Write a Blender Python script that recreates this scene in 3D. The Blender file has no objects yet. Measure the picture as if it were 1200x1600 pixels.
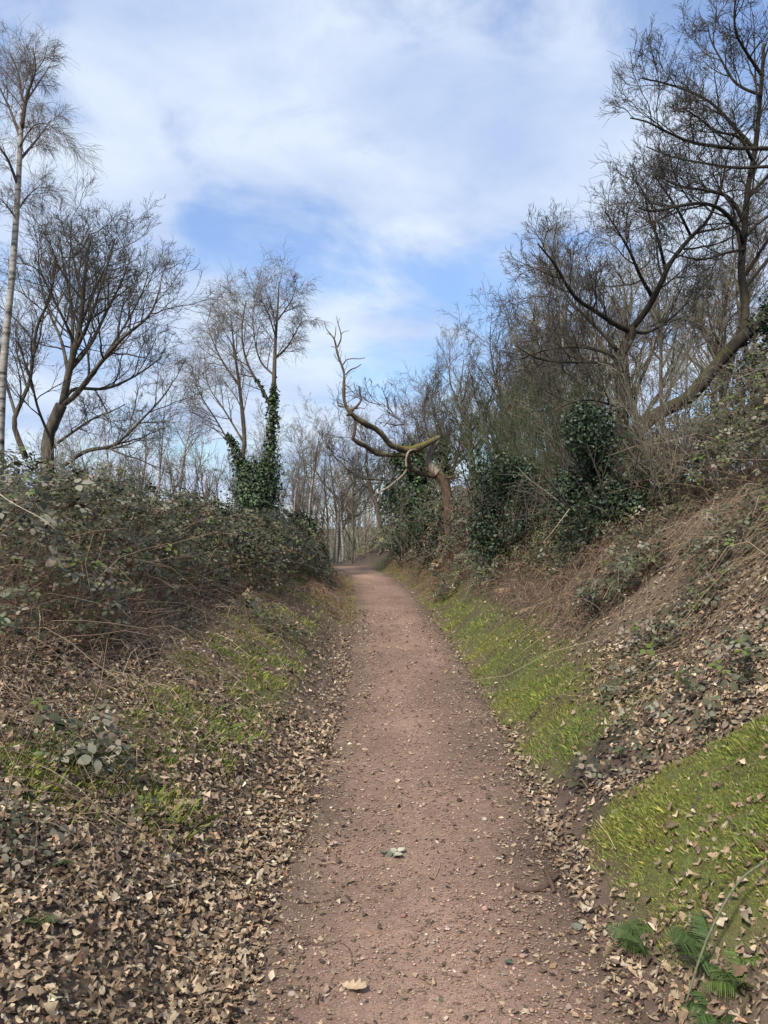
import bpy, math, random
import numpy as np
from mathutils import Vector, Matrix

# ------------------------------------------------------------------ camera, sky, sun
scene = bpy.context.scene
C = scene.collection
FPX = 1200.0                      # focal length in photo pixels (1200 x 1600)
HOR = 815.0                       # photo row of the horizon
EYE = 1.6
cam_d = bpy.data.cameras.new('camera')
cam_d.sensor_fit = 'VERTICAL'
cam_d.sensor_height = 36.0
cam_d.lens = 36.0 * FPX / 1600.0
cam_d.shift_y = (HOR - 800.0) / 1600.0
cam_d.clip_start = 0.05
cam_d.clip_end = 3000
cam = bpy.data.objects.new('camera', cam_d)
C.objects.link(cam)
cam.location = (0, 0, EYE)
cam.rotation_euler = (math.radians(90), 0, 0)
scene.camera = cam

SUN_EL, SUN_AZ = math.radians(47), math.radians(-150)      # azimuth from +Y towards +X
world = bpy.data.worlds.new('World')
scene.world = world
world.use_nodes = True
wn, wl = world.node_tree.nodes, world.node_tree.links
wn.clear()
out = wn.new('ShaderNodeOutputWorld')
bg = wn.new('ShaderNodeBackground')
bg.inputs['Strength'].default_value = 0.128
wl.new(bg.outputs[0], out.inputs[0])
sky = wn.new('ShaderNodeTexSky')
sky.sky_type = 'NISHITA'
sky.sun_disc = False
sky.sun_elevation = SUN_EL
sky.sun_rotation = SUN_AZ
sky.air_density = 1.4
sky.dust_density = 0.4
sky.ozone_density = 2.0
tc = wn.new('ShaderNodeTexCoord')
sep = wn.new('ShaderNodeSeparateXYZ'); wl.new(tc.outputs['Generated'], sep.inputs[0])
zz = wn.new('ShaderNodeMath'); zz.operation = 'MAXIMUM'; wl.new(sep.outputs['Z'], zz.inputs[0]); zz.inputs[1].default_value = 0.0
za = wn.new('ShaderNodeMath'); za.operation = 'ADD'; wl.new(zz.outputs[0], za.inputs[0]); za.inputs[1].default_value = 0.32
inv = wn.new('ShaderNodeMath'); inv.operation = 'DIVIDE'; inv.inputs[0].default_value = 1.0; wl.new(za.outputs[0], inv.inputs[1])
pv = wn.new('ShaderNodeVectorMath'); pv.operation = 'SCALE'; wl.new(tc.outputs['Generated'], pv.inputs[0]); wl.new(inv.outputs[0], pv.inputs['Scale'])
def cloud_noise(scale, detail, rough, dist, off):
    mp = wn.new('ShaderNodeMapping'); mp.inputs['Location'].default_value = off
    mp.inputs['Rotation'].default_value = (0, 0, -0.5); mp.inputs['Scale'].default_value = (1.0, 1.2, 0.0)
    wl.new(pv.outputs[0], mp.inputs[0])
    n = wn.new('ShaderNodeTexNoise'); n.inputs['Scale'].default_value = scale; n.inputs['Detail'].default_value = detail
    n.inputs['Roughness'].default_value = rough; n.inputs['Distortion'].default_value = dist
    wl.new(mp.outputs[0], n.inputs['Vector'])
    return n.outputs['Fac']
n1 = cloud_noise(2.5, 8, 0.56, 0.35, (3.0, 41.0, 0))
r1 = wn.new('ShaderNodeValToRGB'); wl.new(n1, r1.inputs[0])
r1.color_ramp.interpolation = 'EASE'
r1.color_ramp.elements[0].position = 0.34; r1.color_ramp.elements[0].color = (0, 0, 0, 1)
r1.color_ramp.elements[1].position = 0.54; r1.color_ramp.elements[1].color = (1, 1, 1, 1)
cf = wn.new('ShaderNodeMapRange'); wl.new(r1.outputs[0], cf.inputs[0]); cf.inputs[3].default_value = 0.28; cf.inputs[4].default_value = 0.95
n2 = cloud_noise(2.6, 7, 0.55, 0.3, (9.3, 4.2, 0))
r2 = wn.new('ShaderNodeValToRGB'); wl.new(n2, r2.inputs[0])
r2.color_ramp.elements[0].position = 0.36; r2.color_ramp.elements[0].color = (2.5, 3.15, 4.5, 1)
r2.color_ramp.elements[1].position = 0.62; r2.color_ramp.elements[1].color = (3.85, 4.35, 5.05, 1)
mx = wn.new('ShaderNodeMix'); mx.data_type = 'RGBA'
wl.new(cf.outputs[0], mx.inputs['Factor']); tint = wn.new('ShaderNodeVectorMath'); tint.operation = 'MULTIPLY'; wl.new(sky.outputs[0], tint.inputs[0]); tint.inputs[1].default_value = (0.50, 0.66, 0.92)
wl.new(tint.outputs[0], mx.inputs[6]); wl.new(r2.outputs[0], mx.inputs[7])
wl.new(mx.outputs[2], bg.inputs[0])

sun_d = bpy.data.lights.new('sun', 'SUN')
sun_d.energy = 3.8
sun_d.angle = math.radians(6)
sun_d.color = (1.0, 0.93, 0.82)
sun = bpy.data.objects.new('sun', sun_d)
C.objects.link(sun)
sdir = Vector((math.sin(SUN_AZ) * math.cos(SUN_EL), math.cos(SUN_AZ) * math.cos(SUN_EL), math.sin(SUN_EL)))
sun.rotation_euler = sdir.to_track_quat('Z', 'Y').to_euler()

vs = scene.view_settings
vs.view_transform = 'Standard'
vs.look = 'None'
vs.exposure = 0.68
vs.gamma = 1.0
vs.use_curve_mapping = False
scene.cycles.max_bounces = 5
scene.cycles.diffuse_bounces = 3
scene.cycles.glossy_bounces = 2
scene.cycles.use_denoising = True

# ------------------------------------------------------------------ numeric helpers
rng = np.random.default_rng(7)
random.seed(7)
A = np.array
def nrm(v):
    return v / np.maximum(np.linalg.norm(v, axis=-1, keepdims=True), 1e-9)
def sstep(a, b, x):
    t = np.clip((x - a) / (b - a), 0, 1)
    return t * t * (3 - 2 * t)
def _hash(i, j, s):
    h = (i.astype(np.int64) * 374761393 + j.astype(np.int64) * 668265263 + s * 144665) & 0xffffffff
    h = ((h ^ (h >> 13)) * 1274126177) & 0xffffffff
    return ((h ^ (h >> 16)) & 0xffff) / 65535.0
def vnoise(x, y, s=0):
    x = np.asarray(x, float); y = np.asarray(y, float)
    i = np.floor(x); j = np.floor(y); fx = x - i; fy = y - j
    fx = fx * fx * (3 - 2 * fx); fy = fy * fy * (3 - 2 * fy)
    a = _hash(i, j, s); b = _hash(i + 1, j, s); c = _hash(i, j + 1, s); d = _hash(i + 1, j + 1, s)
    return (a * (1 - fx) + b * fx) * (1 - fy) + (c * (1 - fx) + d * fx) * fy
def fbm(x, y, s=0, o=3):
    v = 0; a = 0.5
    for k in range(o):
        v = v + a * vnoise(x * 2 ** k, y * 2 ** k, s + k * 17); a *= 0.5
    return v / (1 - 0.5 ** o)

# ------------------------------------------------------------------ the lie of the land
_cy = A([-6, 0, 2.45, 3.3, 5, 6.7, 10.4, 14.2, 18.3, 22.6, 27, 30, 34, 40, 50, 400])
_cx = A([.1, .13, .16, .17, .25, .28, .23, .10, -.06, -.45, -1.17, -1.9, -3.3, -6, -10, -60])
_fy = np.linspace(-6, 400, 8121)
_fx = np.interp(_fy, _cy, _cx)
_k = np.hanning(81); _k /= _k.sum()
_fx = np.convolve(np.pad(_fx, 40, mode='edge'), _k, 'valid')
def xc(y): return np.interp(y, _fy, _fx)
def zbase(y):
    y = np.asarray(y, float)
    return np.where(y < 26, 0.0, np.where(y < 33, -0.012 * (np.clip(y, 26, 33) - 26) ** 2, np.maximum(-0.588 - 0.1 * (y - 33), -7.0)))
def height(x, y):
    x = np.asarray(x, float); y = np.asarray(y, float)
    u = x - xc(y)
    z = zbase(y)
    t = np.clip(-u - 0.8, 0, None)
    hl = np.interp(y, [0, 8, 14, 18, 26, 36], [1, 1, .75, .5, .4, .2])
    z = z + hl * np.tanh(0.58 * t * np.minimum(1, t / .3) ** .5 / hl) + 0.02 * np.clip(t - 2, 0, 20)
    t = np.clip(u - 0.72, 0, None)
    hr = np.interp(y, [0, 12, 18, 26, 36, 60], [2.8, 2.6, 2.0, 1.3, .6, .3])
    z = z + hr * np.tanh(0.78 * t * np.minimum(1, t / .25) ** .5 / hr) + 0.09 * np.clip(t - 4, 0, 25)
    g = np.exp(-((y - (4.22 - .35 * (x - 1))) / .26) ** 2) * sstep(.75, 1.5, u) * (1 - sstep(2.6, 4, u))
    z = z - .24 * g
    m = np.exp(-((y - 3.35) / .5) ** 2 - ((u - 1.45) / .5) ** 2)
    z = z + .07 * m
    off = sstep(.5, 1.1, np.abs(u))
    z = z + sstep(1.0, 1.9, u) * sstep(4.3, 5, y) * (.32 * (fbm(x * 1.5, y * 1.5, 7) - .5) + .10 * (fbm(x * 6, y * 6, 8) - .5))
    z = z + off * (.16 * (fbm(x * .9, y * .9, 3) - .5) + .07 * (fbm(x * 4, y * 4, 5) - .5)) + .015 * (fbm(x * 2.5, y * 2.5, 9) - .5)
    return z
def gnormal(x, y, e=.05):
    dx = (height(x + e, y) - height(x - e, y)) / (2 * e)
    dy = (height(x, y + e) - height(x, y - e)) / (2 * e)
    return nrm(np.stack([-dx, -dy, np.ones_like(dx)], -1))
def P(px, py, d):
    return A([(px - 600) * d / FPX, d, EYE + (HOR - py) * d / FPX])
def G(px, py):
    """the point of the ground seen at a photo pixel"""
    d = np.arange(1.2, 60, .01)
    X = (px - 600) * d / FPX; Z = EYE + (HOR - py) * d / FPX
    h = height(X, d)
    i = np.argmax(Z <= h)
    return A([X[i], d[i], h[i]])
def ground_at(px, d):
    x = (px - 600) * d / FPX
    return A([x, d, float(height(x, d))])

# ------------------------------------------------------------------ mesh helpers
def mk(name, V, F, mat, parent=None, col=None, smooth=False):
    V = np.asarray(V, np.float32).reshape(-1, 3)
    Fs = F if isinstance(F, list) else [F]
    me = bpy.data.meshes.new(name)
    loops = np.concatenate([np.asarray(f, np.int32).ravel() for f in Fs])
    cnt = np.concatenate([np.full(len(f), np.asarray(f).shape[1], np.int32) for f in Fs])
    me.vertices.add(len(V)); me.vertices.foreach_set('co', V.ravel())
    me.loops.add(len(loops)); me.loops.foreach_set('vertex_index', loops)
    me.polygons.add(len(cnt))
    me.polygons.foreach_set('loop_start', np.concatenate([[0], np.cumsum(cnt)[:-1]]).astype(np.int32))
    if smooth:
        me.polygons.foreach_set('use_smooth', np.ones(len(cnt), bool))
    me.update(calc_edges=True)
    if col is not None:
        at = me.attributes.new('col', 'FLOAT_COLOR', 'POINT')
        c = np.ones((len(V), 4), np.float32); c[:, :3] = col
        at.data.foreach_set('color', c.ravel())
    me.materials.append(mat)
    return link(name, me, parent)
def link(name, data, parent=None):
    o = bpy.data.objects.new(name, data)
    C.objects.link(o)
    if parent is not None:
        o.parent = parent
    return o
def tag(o, label=None, cat=None, group=None, kind=None):
    if label: o['label'] = label
    if cat: o['category'] = cat
    if group: o['group'] = group
    if kind: o['kind'] = kind
    return o
def thing(name, loc, label, cat, group=None):
    o = link(name, None)
    o.location = tuple(float(v) for v in loc)
    o.empty_display_size = .2
    return tag(o, label, cat, group)

class MB:
    """collects arrays of geometry into one mesh"""
    def __init__(s): s.V = []; s.F3 = []; s.F4 = []; s.c = []; s.n = 0
    def add(s, V, F, col=None):
        V = np.asarray(V, float).reshape(-1, 3); F = np.asarray(F)
        (s.F3 if F.shape[1] == 3 else s.F4).append(F + s.n)
        s.V.append(V); s.n += len(V)
        c = np.ones((len(V), 3)) * .5
        if col is not None: c[:] = col
        s.c.append(c)
        return s
    def build(s, name, mat, parent=None, origin=None, smooth=False):
        if not sum(len(v) for v in s.V): s.add([[0, 0, 0], [.01, 0, 0], [0, .01, 0]], [[0, 1, 2]], (.1, .08, .06))
        V = np.concatenate(s.V)
        if origin is not None: V = V - np.asarray(origin, float)
        F = [np.concatenate(f) for f in (s.F3, s.F4) if f]
        return mk(name, V, F, mat, parent, np.concatenate(s.c), smooth)

def tubes(Pl, R, sides, cap=False):
    """Pl (N,k,3) centre lines, R (N,k) radii -> verts, quads"""
    N, k, _ = Pl.shape
    T = np.empty_like(Pl)
    T[:, 1:-1] = Pl[:, 2:] - Pl[:, :-2]; T[:, 0] = Pl[:, 1] - Pl[:, 0]; T[:, -1] = Pl[:, -1] - Pl[:, -2]
    T = nrm(T)
    mean = nrm(Pl[:, -1] - Pl[:, 0])
    ref = np.where(np.abs(mean[:, 2:3]) > .75, A([[1., 0.13, 0]]), A([[0.1, 0, 1.]]))[:, None, :]
    U = nrm(np.cross(T, np.broadcast_to(ref, T.shape))); W = np.cross(T, U)
    a = np.arange(sides) * 2 * math.pi / sides
    V = Pl[:, :, None, :] + R[:, :, None, None] * (np.cos(a)[None, None, :, None] * U[:, :, None, :] + np.sin(a)[None, None, :, None] * W[:, :, None, :])
    idx = np.arange(N * k * sides).reshape(N, k, sides)
    q = np.stack([idx[:, :-1], np.roll(idx[:, :-1], -1, 2), np.roll(idx[:, 1:], -1, 2), idx[:, 1:]], -1).reshape(-1, 4)
    return V.reshape(-1, 3), q
def resample(pts, k):
    """smooth centripetal resample of a hand-set line to k points"""
    pts = np.asarray(pts, float)
    if len(pts) > 2:
        e = np.concatenate([[2 * pts[0] - pts[1]], pts, [2 * pts[-1] - pts[-2]]])
        o = []
        for i in range(len(pts) - 1):
            p0, p1, p2, p3 = e[i:i + 4]
            for t in np.linspace(0, 1, 8, endpoint=False):
                o.append(.5 * ((2 * p1) + (p2 - p0) * t + (2 * p0 - 5 * p1 + 4 * p2 - p3) * t * t + (-p0 + 3 * p1 - 3 * p2 + p3) * t ** 3))
        o.append(pts[-1]); pts = A(o)
    s = np.concatenate([[0], np.cumsum(np.linalg.norm(np.diff(pts, axis=0), axis=1))])
    q = np.linspace(0, s[-1], k)
    return np.stack([np.interp(q, s, pts[:, c]) for c in range(pts.shape[1])], -1)
def grow(S, D, L, r0, r1, k, wob, trop=(0, 0, 0), pw=1.0):
    N = len(S)
    out = np.empty((N, k, 3)); out[:, 0] = S
    d = nrm(D.copy()); p = S.copy()
    st = (L / (k - 1))[:, None]
    tr = np.asarray(trop, float)
    for i in range(1, k):
        d = nrm(d + rng.normal(0, wob, (N, 3)) + tr)
        p = p + d * st
        out[:, i] = p
    f = np.linspace(0, 1, k)[None, :] ** pw
    R = np.asarray(r0).reshape(-1, 1) * (1 - f) + np.asarray(r1).reshape(-1, 1) * f
    return out, R
def spawn(Pl, R, L, m, t0, t1, ang, ratio, k, wob, trop=(0, 0, 0), rmin=.003, rf=.6, upb=0.0, taper=.5, amax=None):
    """m children for each line"""
    N, kk, _ = Pl.shape
    t = t0 + (t1 - t0) * (np.arange(m)[None, :] + rng.random((N, m))) / m
    f = np.clip(t * (kk - 1), 0, kk - 1 - 1e-6); i = f.astype(int); w = (f - i)[..., None]
    ar = np.arange(N)[:, None]
    a = Pl[ar, i]; b = Pl[ar, i + 1]
    S = a * (1 - w) + b * w
    T = nrm(b - a)
    r = R[ar, i] * (1 - w[..., 0]) + R[ar, i + 1] * w[..., 0]
    v = rng.normal(0, 1, (N, m, 3)); v[..., 2] += upb
    v = nrm(v - (v * T).sum(-1, keepdims=True) * T)
    an = math.radians(ang) * rng.uniform(.65, 1.3, (N, m, 1))
    D = np.cos(an) * T + np.sin(an) * v
    Lc = (L[:, None] * ratio * rng.uniform(.55, 1.25, (N, m)) * (1 - taper * t)).ravel()
    r0 = np.maximum(np.minimum(r * rf, .011 * Lc.reshape(N, m) + rmin), rmin).ravel()
    Pc, Rc = grow(S.reshape(-1, 3), D.reshape(-1, 3), Lc, r0, np.full(N * m, rmin * .75), k, wob, trop)
    return Pc, Rc, Lc

# ------------------------------------------------------------------ materials
def new_mat(name):
    m = bpy.data.materials.new(name); m.use_nodes = True
    nt = m.node_tree
    b = nt.nodes['Principled BSDF']
    return m, nt.nodes, nt.links, b
def attr_mat(name, rough=.7, spec=.3, noise=0, nscale=40, bump=0, transl=0):
    """colour comes from each piece's own 'col' attribute, with some grain"""
    m, n, l, b = new_mat(name)
    a = n.new('ShaderNodeAttribute'); a.attribute_name = 'col'
    colr = a.outputs['Color']
    b.inputs['Roughness'].default_value = rough
    b.inputs['Specular IOR Level'].default_value = spec
    if noise:
        t = n.new('ShaderNodeTexCoord')
        nz = n.new('ShaderNodeTexNoise'); nz.inputs['Scale'].default_value = nscale; nz.inputs['Detail'].default_value = 5
        l.new(t.outputs['Object'], nz.inputs['Vector'])
        mr = n.new('ShaderNodeMapRange'); mr.inputs[1].default_value = .25; mr.inputs[2].default_value = .75
        mr.inputs[3].default_value = 1 - noise; mr.inputs[4].default_value = 1 + noise
        l.new(nz.outputs['Fac'], mr.inputs[0])
        mm = n.new('ShaderNodeVectorMath'); mm.operation = 'SCALE'
        l.new(colr, mm.inputs[0]); l.new(mr.outputs[0], mm.inputs['Scale'])
        colr = mm.outputs[0]
        if bump:
            bp = n.new('ShaderNodeBump'); bp.inputs['Strength'].default_value = bump; bp.inputs['Distance'].default_value = .01
            l.new(nz.outputs['Fac'], bp.inputs['Height']); l.new(bp.outputs[0], b.inputs['Normal'])
    l.new(colr, b.inputs['Base Color'])
    if transl:
        tr = n.new('ShaderNodeBsdfTranslucent'); l.new(colr, tr.inputs[0])
        mxs = n.new('ShaderNodeMixShader'); mxs.inputs[0].default_value = transl
        l.new(b.outputs[0], mxs.inputs[1]); l.new(tr.outputs[0], mxs.inputs[2])
        l.new(mxs.outputs[0], n['Material Output'].inputs[0])
    return m
def bark_mat(name, c1, c2, scale=6, stretch=.25, moss=0.0, mosscol=(.10, .115, .02), rough=.9, bump=.6):
    m, n, l, b = new_mat(name)
    t = n.new('ShaderNodeTexCoord')
    mp = n.new('ShaderNodeMapping'); mp.inputs['Scale'].default_value = (1, 1, stretch); l.new(t.outputs['Object'], mp.inputs[0])
    nz = n.new('ShaderNodeTexNoise'); nz.inputs['Scale'].default_value = scale; nz.inputs['Detail'].default_value = 8; nz.inputs['Roughness'].default_value = .65
    l.new(mp.outputs[0], nz.inputs['Vector'])
    r = n.new('ShaderNodeValToRGB'); l.new(nz.outputs['Fac'], r.inputs[0])
    r.color_ramp.elements[0].position = .33; r.color_ramp.elements[0].color = (*c1, 1)
    r.color_ramp.elements[1].position = .68; r.color_ramp.elements[1].color = (*c2, 1)
    col = r.outputs[0]
    if moss:
        g = n.new('ShaderNodeNewGeometry'); s = n.new('ShaderNodeSeparateXYZ'); l.new(g.outputs['Normal'], s.inputs[0])
        nm = n.new('ShaderNodeTexNoise'); nm.inputs['Scale'].default_value = 7; nm.inputs['Detail'].default_value = 6
        l.new(t.outputs['Object'], nm.inputs['Vector'])
        ad = n.new('ShaderNodeMath'); ad.operation = 'MULTIPLY_ADD'; l.new(nm.outputs['Fac'], ad.inputs[0]); ad.inputs[1].default_value = 2.2; l.new(s.outputs['Z'], ad.inputs[2])
        mr = n.new('ShaderNodeMapRange'); l.new(ad.outputs[0], mr.inputs[0])
        mr.inputs[1].default_value = 1.75 - moss; mr.inputs[2].default_value = 2.25 - moss
        mxc = n.new('ShaderNodeMix'); mxc.data_type = 'RGBA'; l.new(mr.outputs[0], mxc.inputs['Factor']); l.new(col, mxc.inputs[6]); mxc.inputs[7].default_value = (*mosscol, 1)
        col = mxc.outputs[2]
    l.new(col, b.inputs['Base Color'])
    b.inputs['Roughness'].default_value = rough
    b.inputs['Specular IOR Level'].default_value = .2
    bp = n.new('ShaderNodeBump'); bp.inputs['Strength'].default_value = bump; bp.inputs['Distance'].default_value = .02
    l.new(nz.outputs['Fac'], bp.inputs['Height']); l.new(bp.outputs[0], b.inputs['Normal'])
    return m
def birch_mat():
    m, n, l, b = new_mat('birch_bark')
    t = n.new('ShaderNodeTexCoord')
    mp = n.new('ShaderNodeMapping'); mp.inputs['Scale'].default_value = (2, 2, 9); l.new(t.outputs['Object'], mp.inputs[0])
    nz = n.new('ShaderNodeTexNoise'); nz.inputs['Scale'].default_value = 1.6; nz.inputs['Detail'].default_value = 6; nz.inputs['Roughness'].default_value = .6
    l.new(mp.outputs[0], nz.inputs['Vector'])
    r = n.new('ShaderNodeValToRGB'); l.new(nz.outputs['Fac'], r.inputs[0])
    e = r.color_ramp.elements
    e[0].position = .36; e[0].color = (.035, .03, .026, 1)
    e[1].position = .48; e[1].color = (.26, .235, .20, 1)
    e2 = e.new(.7); e2.color = (.40, .37, .33, 1)
    l.new(r.outputs[0], b.inputs['Base Color']); b.inputs['Roughness'].default_value = .75
    bp = n.new('ShaderNodeBump'); bp.inputs['Strength'].default_value = .4; bp.inputs['Distance'].default_value = .01
    l.new(nz.outputs['Fac'], bp.inputs['Height']); l.new(bp.outputs[0], b.inputs['Normal'])
    return m
M = {}
M['oak'] = bark_mat('oak_bark', (.035, .029, .023), (.14, .118, .09), 12, .3, .12, (.075, .075, .03))
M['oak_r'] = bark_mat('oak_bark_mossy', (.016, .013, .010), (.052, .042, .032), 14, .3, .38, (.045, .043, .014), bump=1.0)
M['dead'] = bark_mat('dead_wood', (.028, .018, .013), (.15, .10, .07), 14, .3, .35, (.11, .10, .025), bump=1.0)
M['moss_dead'] = bark_mat('mossy_dead_wood', (.035, .026, .018), (.16, .125, .085), 16, .4, .55, (.115, .10, .025), bump=1.0)
M['pale_dead'] = bark_mat('bare_dead_wood', (.10, .073, .055), (.36, .29, .23), 18, .12, .0)
M['birch'] = birch_mat()
M['twig_dark'] = attr_mat('dark_twigs', .9, .15)
M['stem'] = attr_mat('dry_stems', .8, .25)
M['litter'] = attr_mat('fallen_leaves', .75, .3, .25, 60, .25, .08)
M['bramble'] = attr_mat('bramble_leaves', .5, .4, .2, 50, .15, .12)
M['ever'] = attr_mat('evergreen_leaves', .48, .35, .15, 40, 0, .12)
M['grass'] = attr_mat('grass_blades', .6, .3, 0, 40, 0, .25)
M['stone'] = attr_mat('stones', .85, .25, .3, 90, .3)
M['stick'] = attr_mat('dead_sticks', .85, .2, .35, 70, .4)

def ground_mat(name, gravel):
    m, n, l, b = new_mat(name)
    a = n.new('ShaderNodeAttribute'); a.attribute_name = 'col'
    t = n.new('ShaderNodeTexCoord')
    def noise(s, d, r=.6):
        z = n.new('ShaderNodeTexNoise'); z.inputs['Scale'].default_value = s; z.inputs['Detail'].default_value = d; z.inputs['Roughness'].default_value = r
        l.new(t.outputs['Object'], z.inputs['Vector']); return z.outputs['Fac']
    def remap(f, a0, a1, b0, b1):
        q = n.new('ShaderNodeMapRange'); l.new(f, q.inputs[0])
        for i, v in enumerate((a0, a1, b0, b1)): q.inputs[i + 1].default_value = v
        return q.outputs[0]
    def mul(x, y):
        q = n.new('ShaderNodeMath'); q.operation = 'MULTIPLY'; l.new(x, q.inputs[0]); l.new(y, q.inputs[1]); return q.outputs[0]
    big = remap(noise(1.3, 4), .3, .7, .82, 1.18)
    fine = remap(noise(120, 5, .7), .25, .75, .55, 1.45)
    mid = remap(noise(22, 5), .3, .7, .8, 1.2)
    f = mul(mul(big, fine), mid)
    sc = n.new('ShaderNodeVectorMath'); sc.operation = 'SCALE'; l.new(a.outputs['Color'], sc.inputs[0]); l.new(f, sc.inputs['Scale'])
    col = sc.outputs[0]
    hgt = fine
    if gravel:
        vo = n.new('ShaderNodeTexVoronoi'); vo.inputs['Scale'].default_value = 95; vo.feature = 'F1'
        l.new(t.outputs['Object'], vo.inputs['Vector'])
        s3 = n.new('ShaderNodeSeparateColor'); l.new(vo.outputs['Color'], s3.inputs[0])
        sel = remap(s3.outputs[0], .72, .8, 0, 1)
        dist = remap(vo.outputs['Distance'], .25, .5, 1, 0)
        k = mul(sel, dist)
        tone = n.new('ShaderNodeValToRGB'); l.new(s3.outputs[1], tone.inputs[0])
        tone.color_ramp.elements[0].color = (.12, .078, .06, 1); tone.color_ramp.elements[1].color = (.36, .275, .22, 1)
        mxc = n.new('ShaderNodeMix'); mxc.data_type = 'RGBA'; l.new(k, mxc.inputs['Factor']); l.new(col, mxc.inputs[6]); l.new(tone.outputs[0], mxc.inputs[7])
        col = mxc.outputs[2]
        ad = n.new('ShaderNodeMath'); ad.operation = 'ADD'; l.new(k, ad.inputs[0]); l.new(fine, ad.inputs[1]); hgt = ad.outputs[0]
    l.new(col, b.inputs['Base Color']); b.inputs['Roughness'].default_value = .92; b.inputs['Specular IOR Level'].default_value = .2
    bp = n.new('ShaderNodeBump'); bp.inputs['Strength'].default_value = .6; bp.inputs['Distance'].default_value = .006
    l.new(hgt, bp.inputs['Height']); l.new(bp.outputs[0], b.inputs['Normal'])
    return m
M['ground'] = ground_mat('woodland_soil', False)
M['path'] = ground_mat('red_gravel', True)

# ------------------------------------------------------------------ zones of the ground cover
def blob(x, y, cx, cy, rx, ry): return np.exp(-((x - cx) / rx) ** 2 - ((y - cy) / ry) ** 2)
def grass_d(x, y):
    u = x - xc(y); n = fbm(x * 2.2, y * 2.2, 21); n2 = fbm(x * 7, y * 7, 23)
    mound = sstep(.72, .95, u) * sstep(2.25, 2.75, y + .25 * (u - 1)) * (1 - sstep(3.7, 4.0, y + .55 * np.clip(u - 1, 0, 2) + .5 * (n2 - .5) * .6 + .15 * (n - .5))) * (1 - sstep(2.4, 3.2, u))
    mound = mound * (sstep(.45, .68, n * .75 + .55 * n2) * .72 + .28)
    strip = sstep(.58, .78, u) * (1 - sstep(1.0, 1.75, u + .9 * (n - .5))) * sstep(4.45, 4.9, y) * (1 - sstep(24, 30, y))
    strip = strip * (sstep(.40, .58, n * .7 + n2 * .4 - .06 * sstep(10, 16, y)) * .72 + .28)
    lf = sstep(.95, 1.3, -u) * (1 - sstep(1.7, 2.1, -u)) * sstep(.45, .6, n * .8 + n2 * .25) * sstep(3, 3.5, y) * .85
    lf = lf + 1.6 * blob(x, y, -1.62, 3.45, .28, .32) + .6 * blob(x, y, -1.35, 4.4, .35, .4) + .5 * blob(x, y, -.98, 4.2, .16, .2) + .6 * blob(x, y, -1.3, 6.9, .25, .5)
    lf = lf + .9 * sstep(.55, .75, -u) * (1 - sstep(1.0, 1.35, -u)) * sstep(11, 14, y) * sstep(.35, .5, n)
    return np.clip(mound + strip + lf * sstep(.28, .5, n2), 0, 1)
def leaf_d(x, y):
    u = x - xc(y); n = fbm(x * 1.6, y * 1.6, 31); g = grass_d(x, y)
    L = sstep(.42, .78, -u + .25 * (n - .5)) * (1 - .55 * sstep(2.2, 3.5, -u)) * np.interp(y, [0, 5, 10, 20, 30], [1, .95, .7, .5, .4])
    L = L * (1 - .7 * np.clip(g, 0, 1))
    slope = sstep(.95, 1.35, u) * (1 - sstep(4.0, 5.5, u)) * sstep(4.1, 4.5, y + .5 * np.clip(u - 1, 0, 1.2)) * (1 - sstep(7.5, 11, y)) * .85
    gully = .3 * sstep(.7, 1.0, u) * np.exp(-((y + .4 * np.clip(u - .8, 0, 2) - 4.2) / .35) ** 2)
    foot = np.exp(-((u - .66) / .12) ** 2) * np.interp(y, [0, 2.5, 3.2, 4.5, 9, 16], [.3, .4, .45, .6, .5, .25])
    near = sstep(.62, .85, u) * (1 - sstep(2.75, 3.0, y + .3 * (n - .5))) * .75
    spot = .7 * blob(x, y, 1.35, 2.95, .3, .16)
    R = np.maximum.reduce([slope, gully, foot, near, spot]) * (1 - .8 * np.clip(g * 1.2, 0, 1)) + .06 * sstep(.9, 1, u) * g
    far = .5 * sstep(1.2, 1.8, u) * sstep(7, 9, y) * (1 - sstep(22, 30, y))
    return np.clip(L + np.maximum(R, far) + .012, 0, 1)

# ------------------------------------------------------------------ ground and path
def axis(segs):
    o = [segs[0][0]]
    for a0, b0, st in segs:
        nn = max(1, int(round((b0 - a0) / st))); o += list(a0 + (b0 - a0) * (np.arange(nn) + 1) / nn)
    return A(o)
gx = axis([(-400, -60, 40), (-60, -16, 4), (-16, -6, .8), (-6, -3, .16), (-3, 4, .07), (4, 7, .16), (7, 16, .8), (16, 60, 4), (60, 400, 40)])
gy = axis([(-8, 1, .6), (1, 8, .06), (8, 16, .14), (16, 34, .35), (34, 60, 2), (60, 140, 10), (140, 900, 80)])
XX, YY = np.meshgrid(gx, gy)
ZZ = height(XX, YY)
UU = XX - xc(YY)
ZZ = ZZ - .03 * (1 - sstep(.5, .72, np.abs(UU)))
idx = np.arange(XX.size).reshape(XX.shape)
quads = np.stack([idx[:-1, :-1], idx[:-1, 1:], idx[1:, 1:], idx[1:, :-1]], -1).reshape(-1, 4)
farc = A([.075, .066, .04]); soil = A([.060, .043, .034]); litterc = A([.19, .14, .095]); grassc = A([.085, .09, .028])
gd = grass_d(XX, YY)[..., None]; ld = leaf_d(XX, YY)[..., None]
far = sstep(8, 16, YY)[..., None]
gc = soil * (1 - .5 * ld - .35 * far * ld) + litterc * (.5 * ld + .35 * far * ld)
gc = gc * (1 - gd) + grassc * gd
gc = gc * (1 - sstep(30, 45, YY)[..., None]) + farc * sstep(30, 45, YY)[..., None]
edge = (1 - sstep(.6, .95, np.abs(UU)))[..., None]
gc = gc * (1 - edge) + A([.115, .076, .060]) * edge
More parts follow.
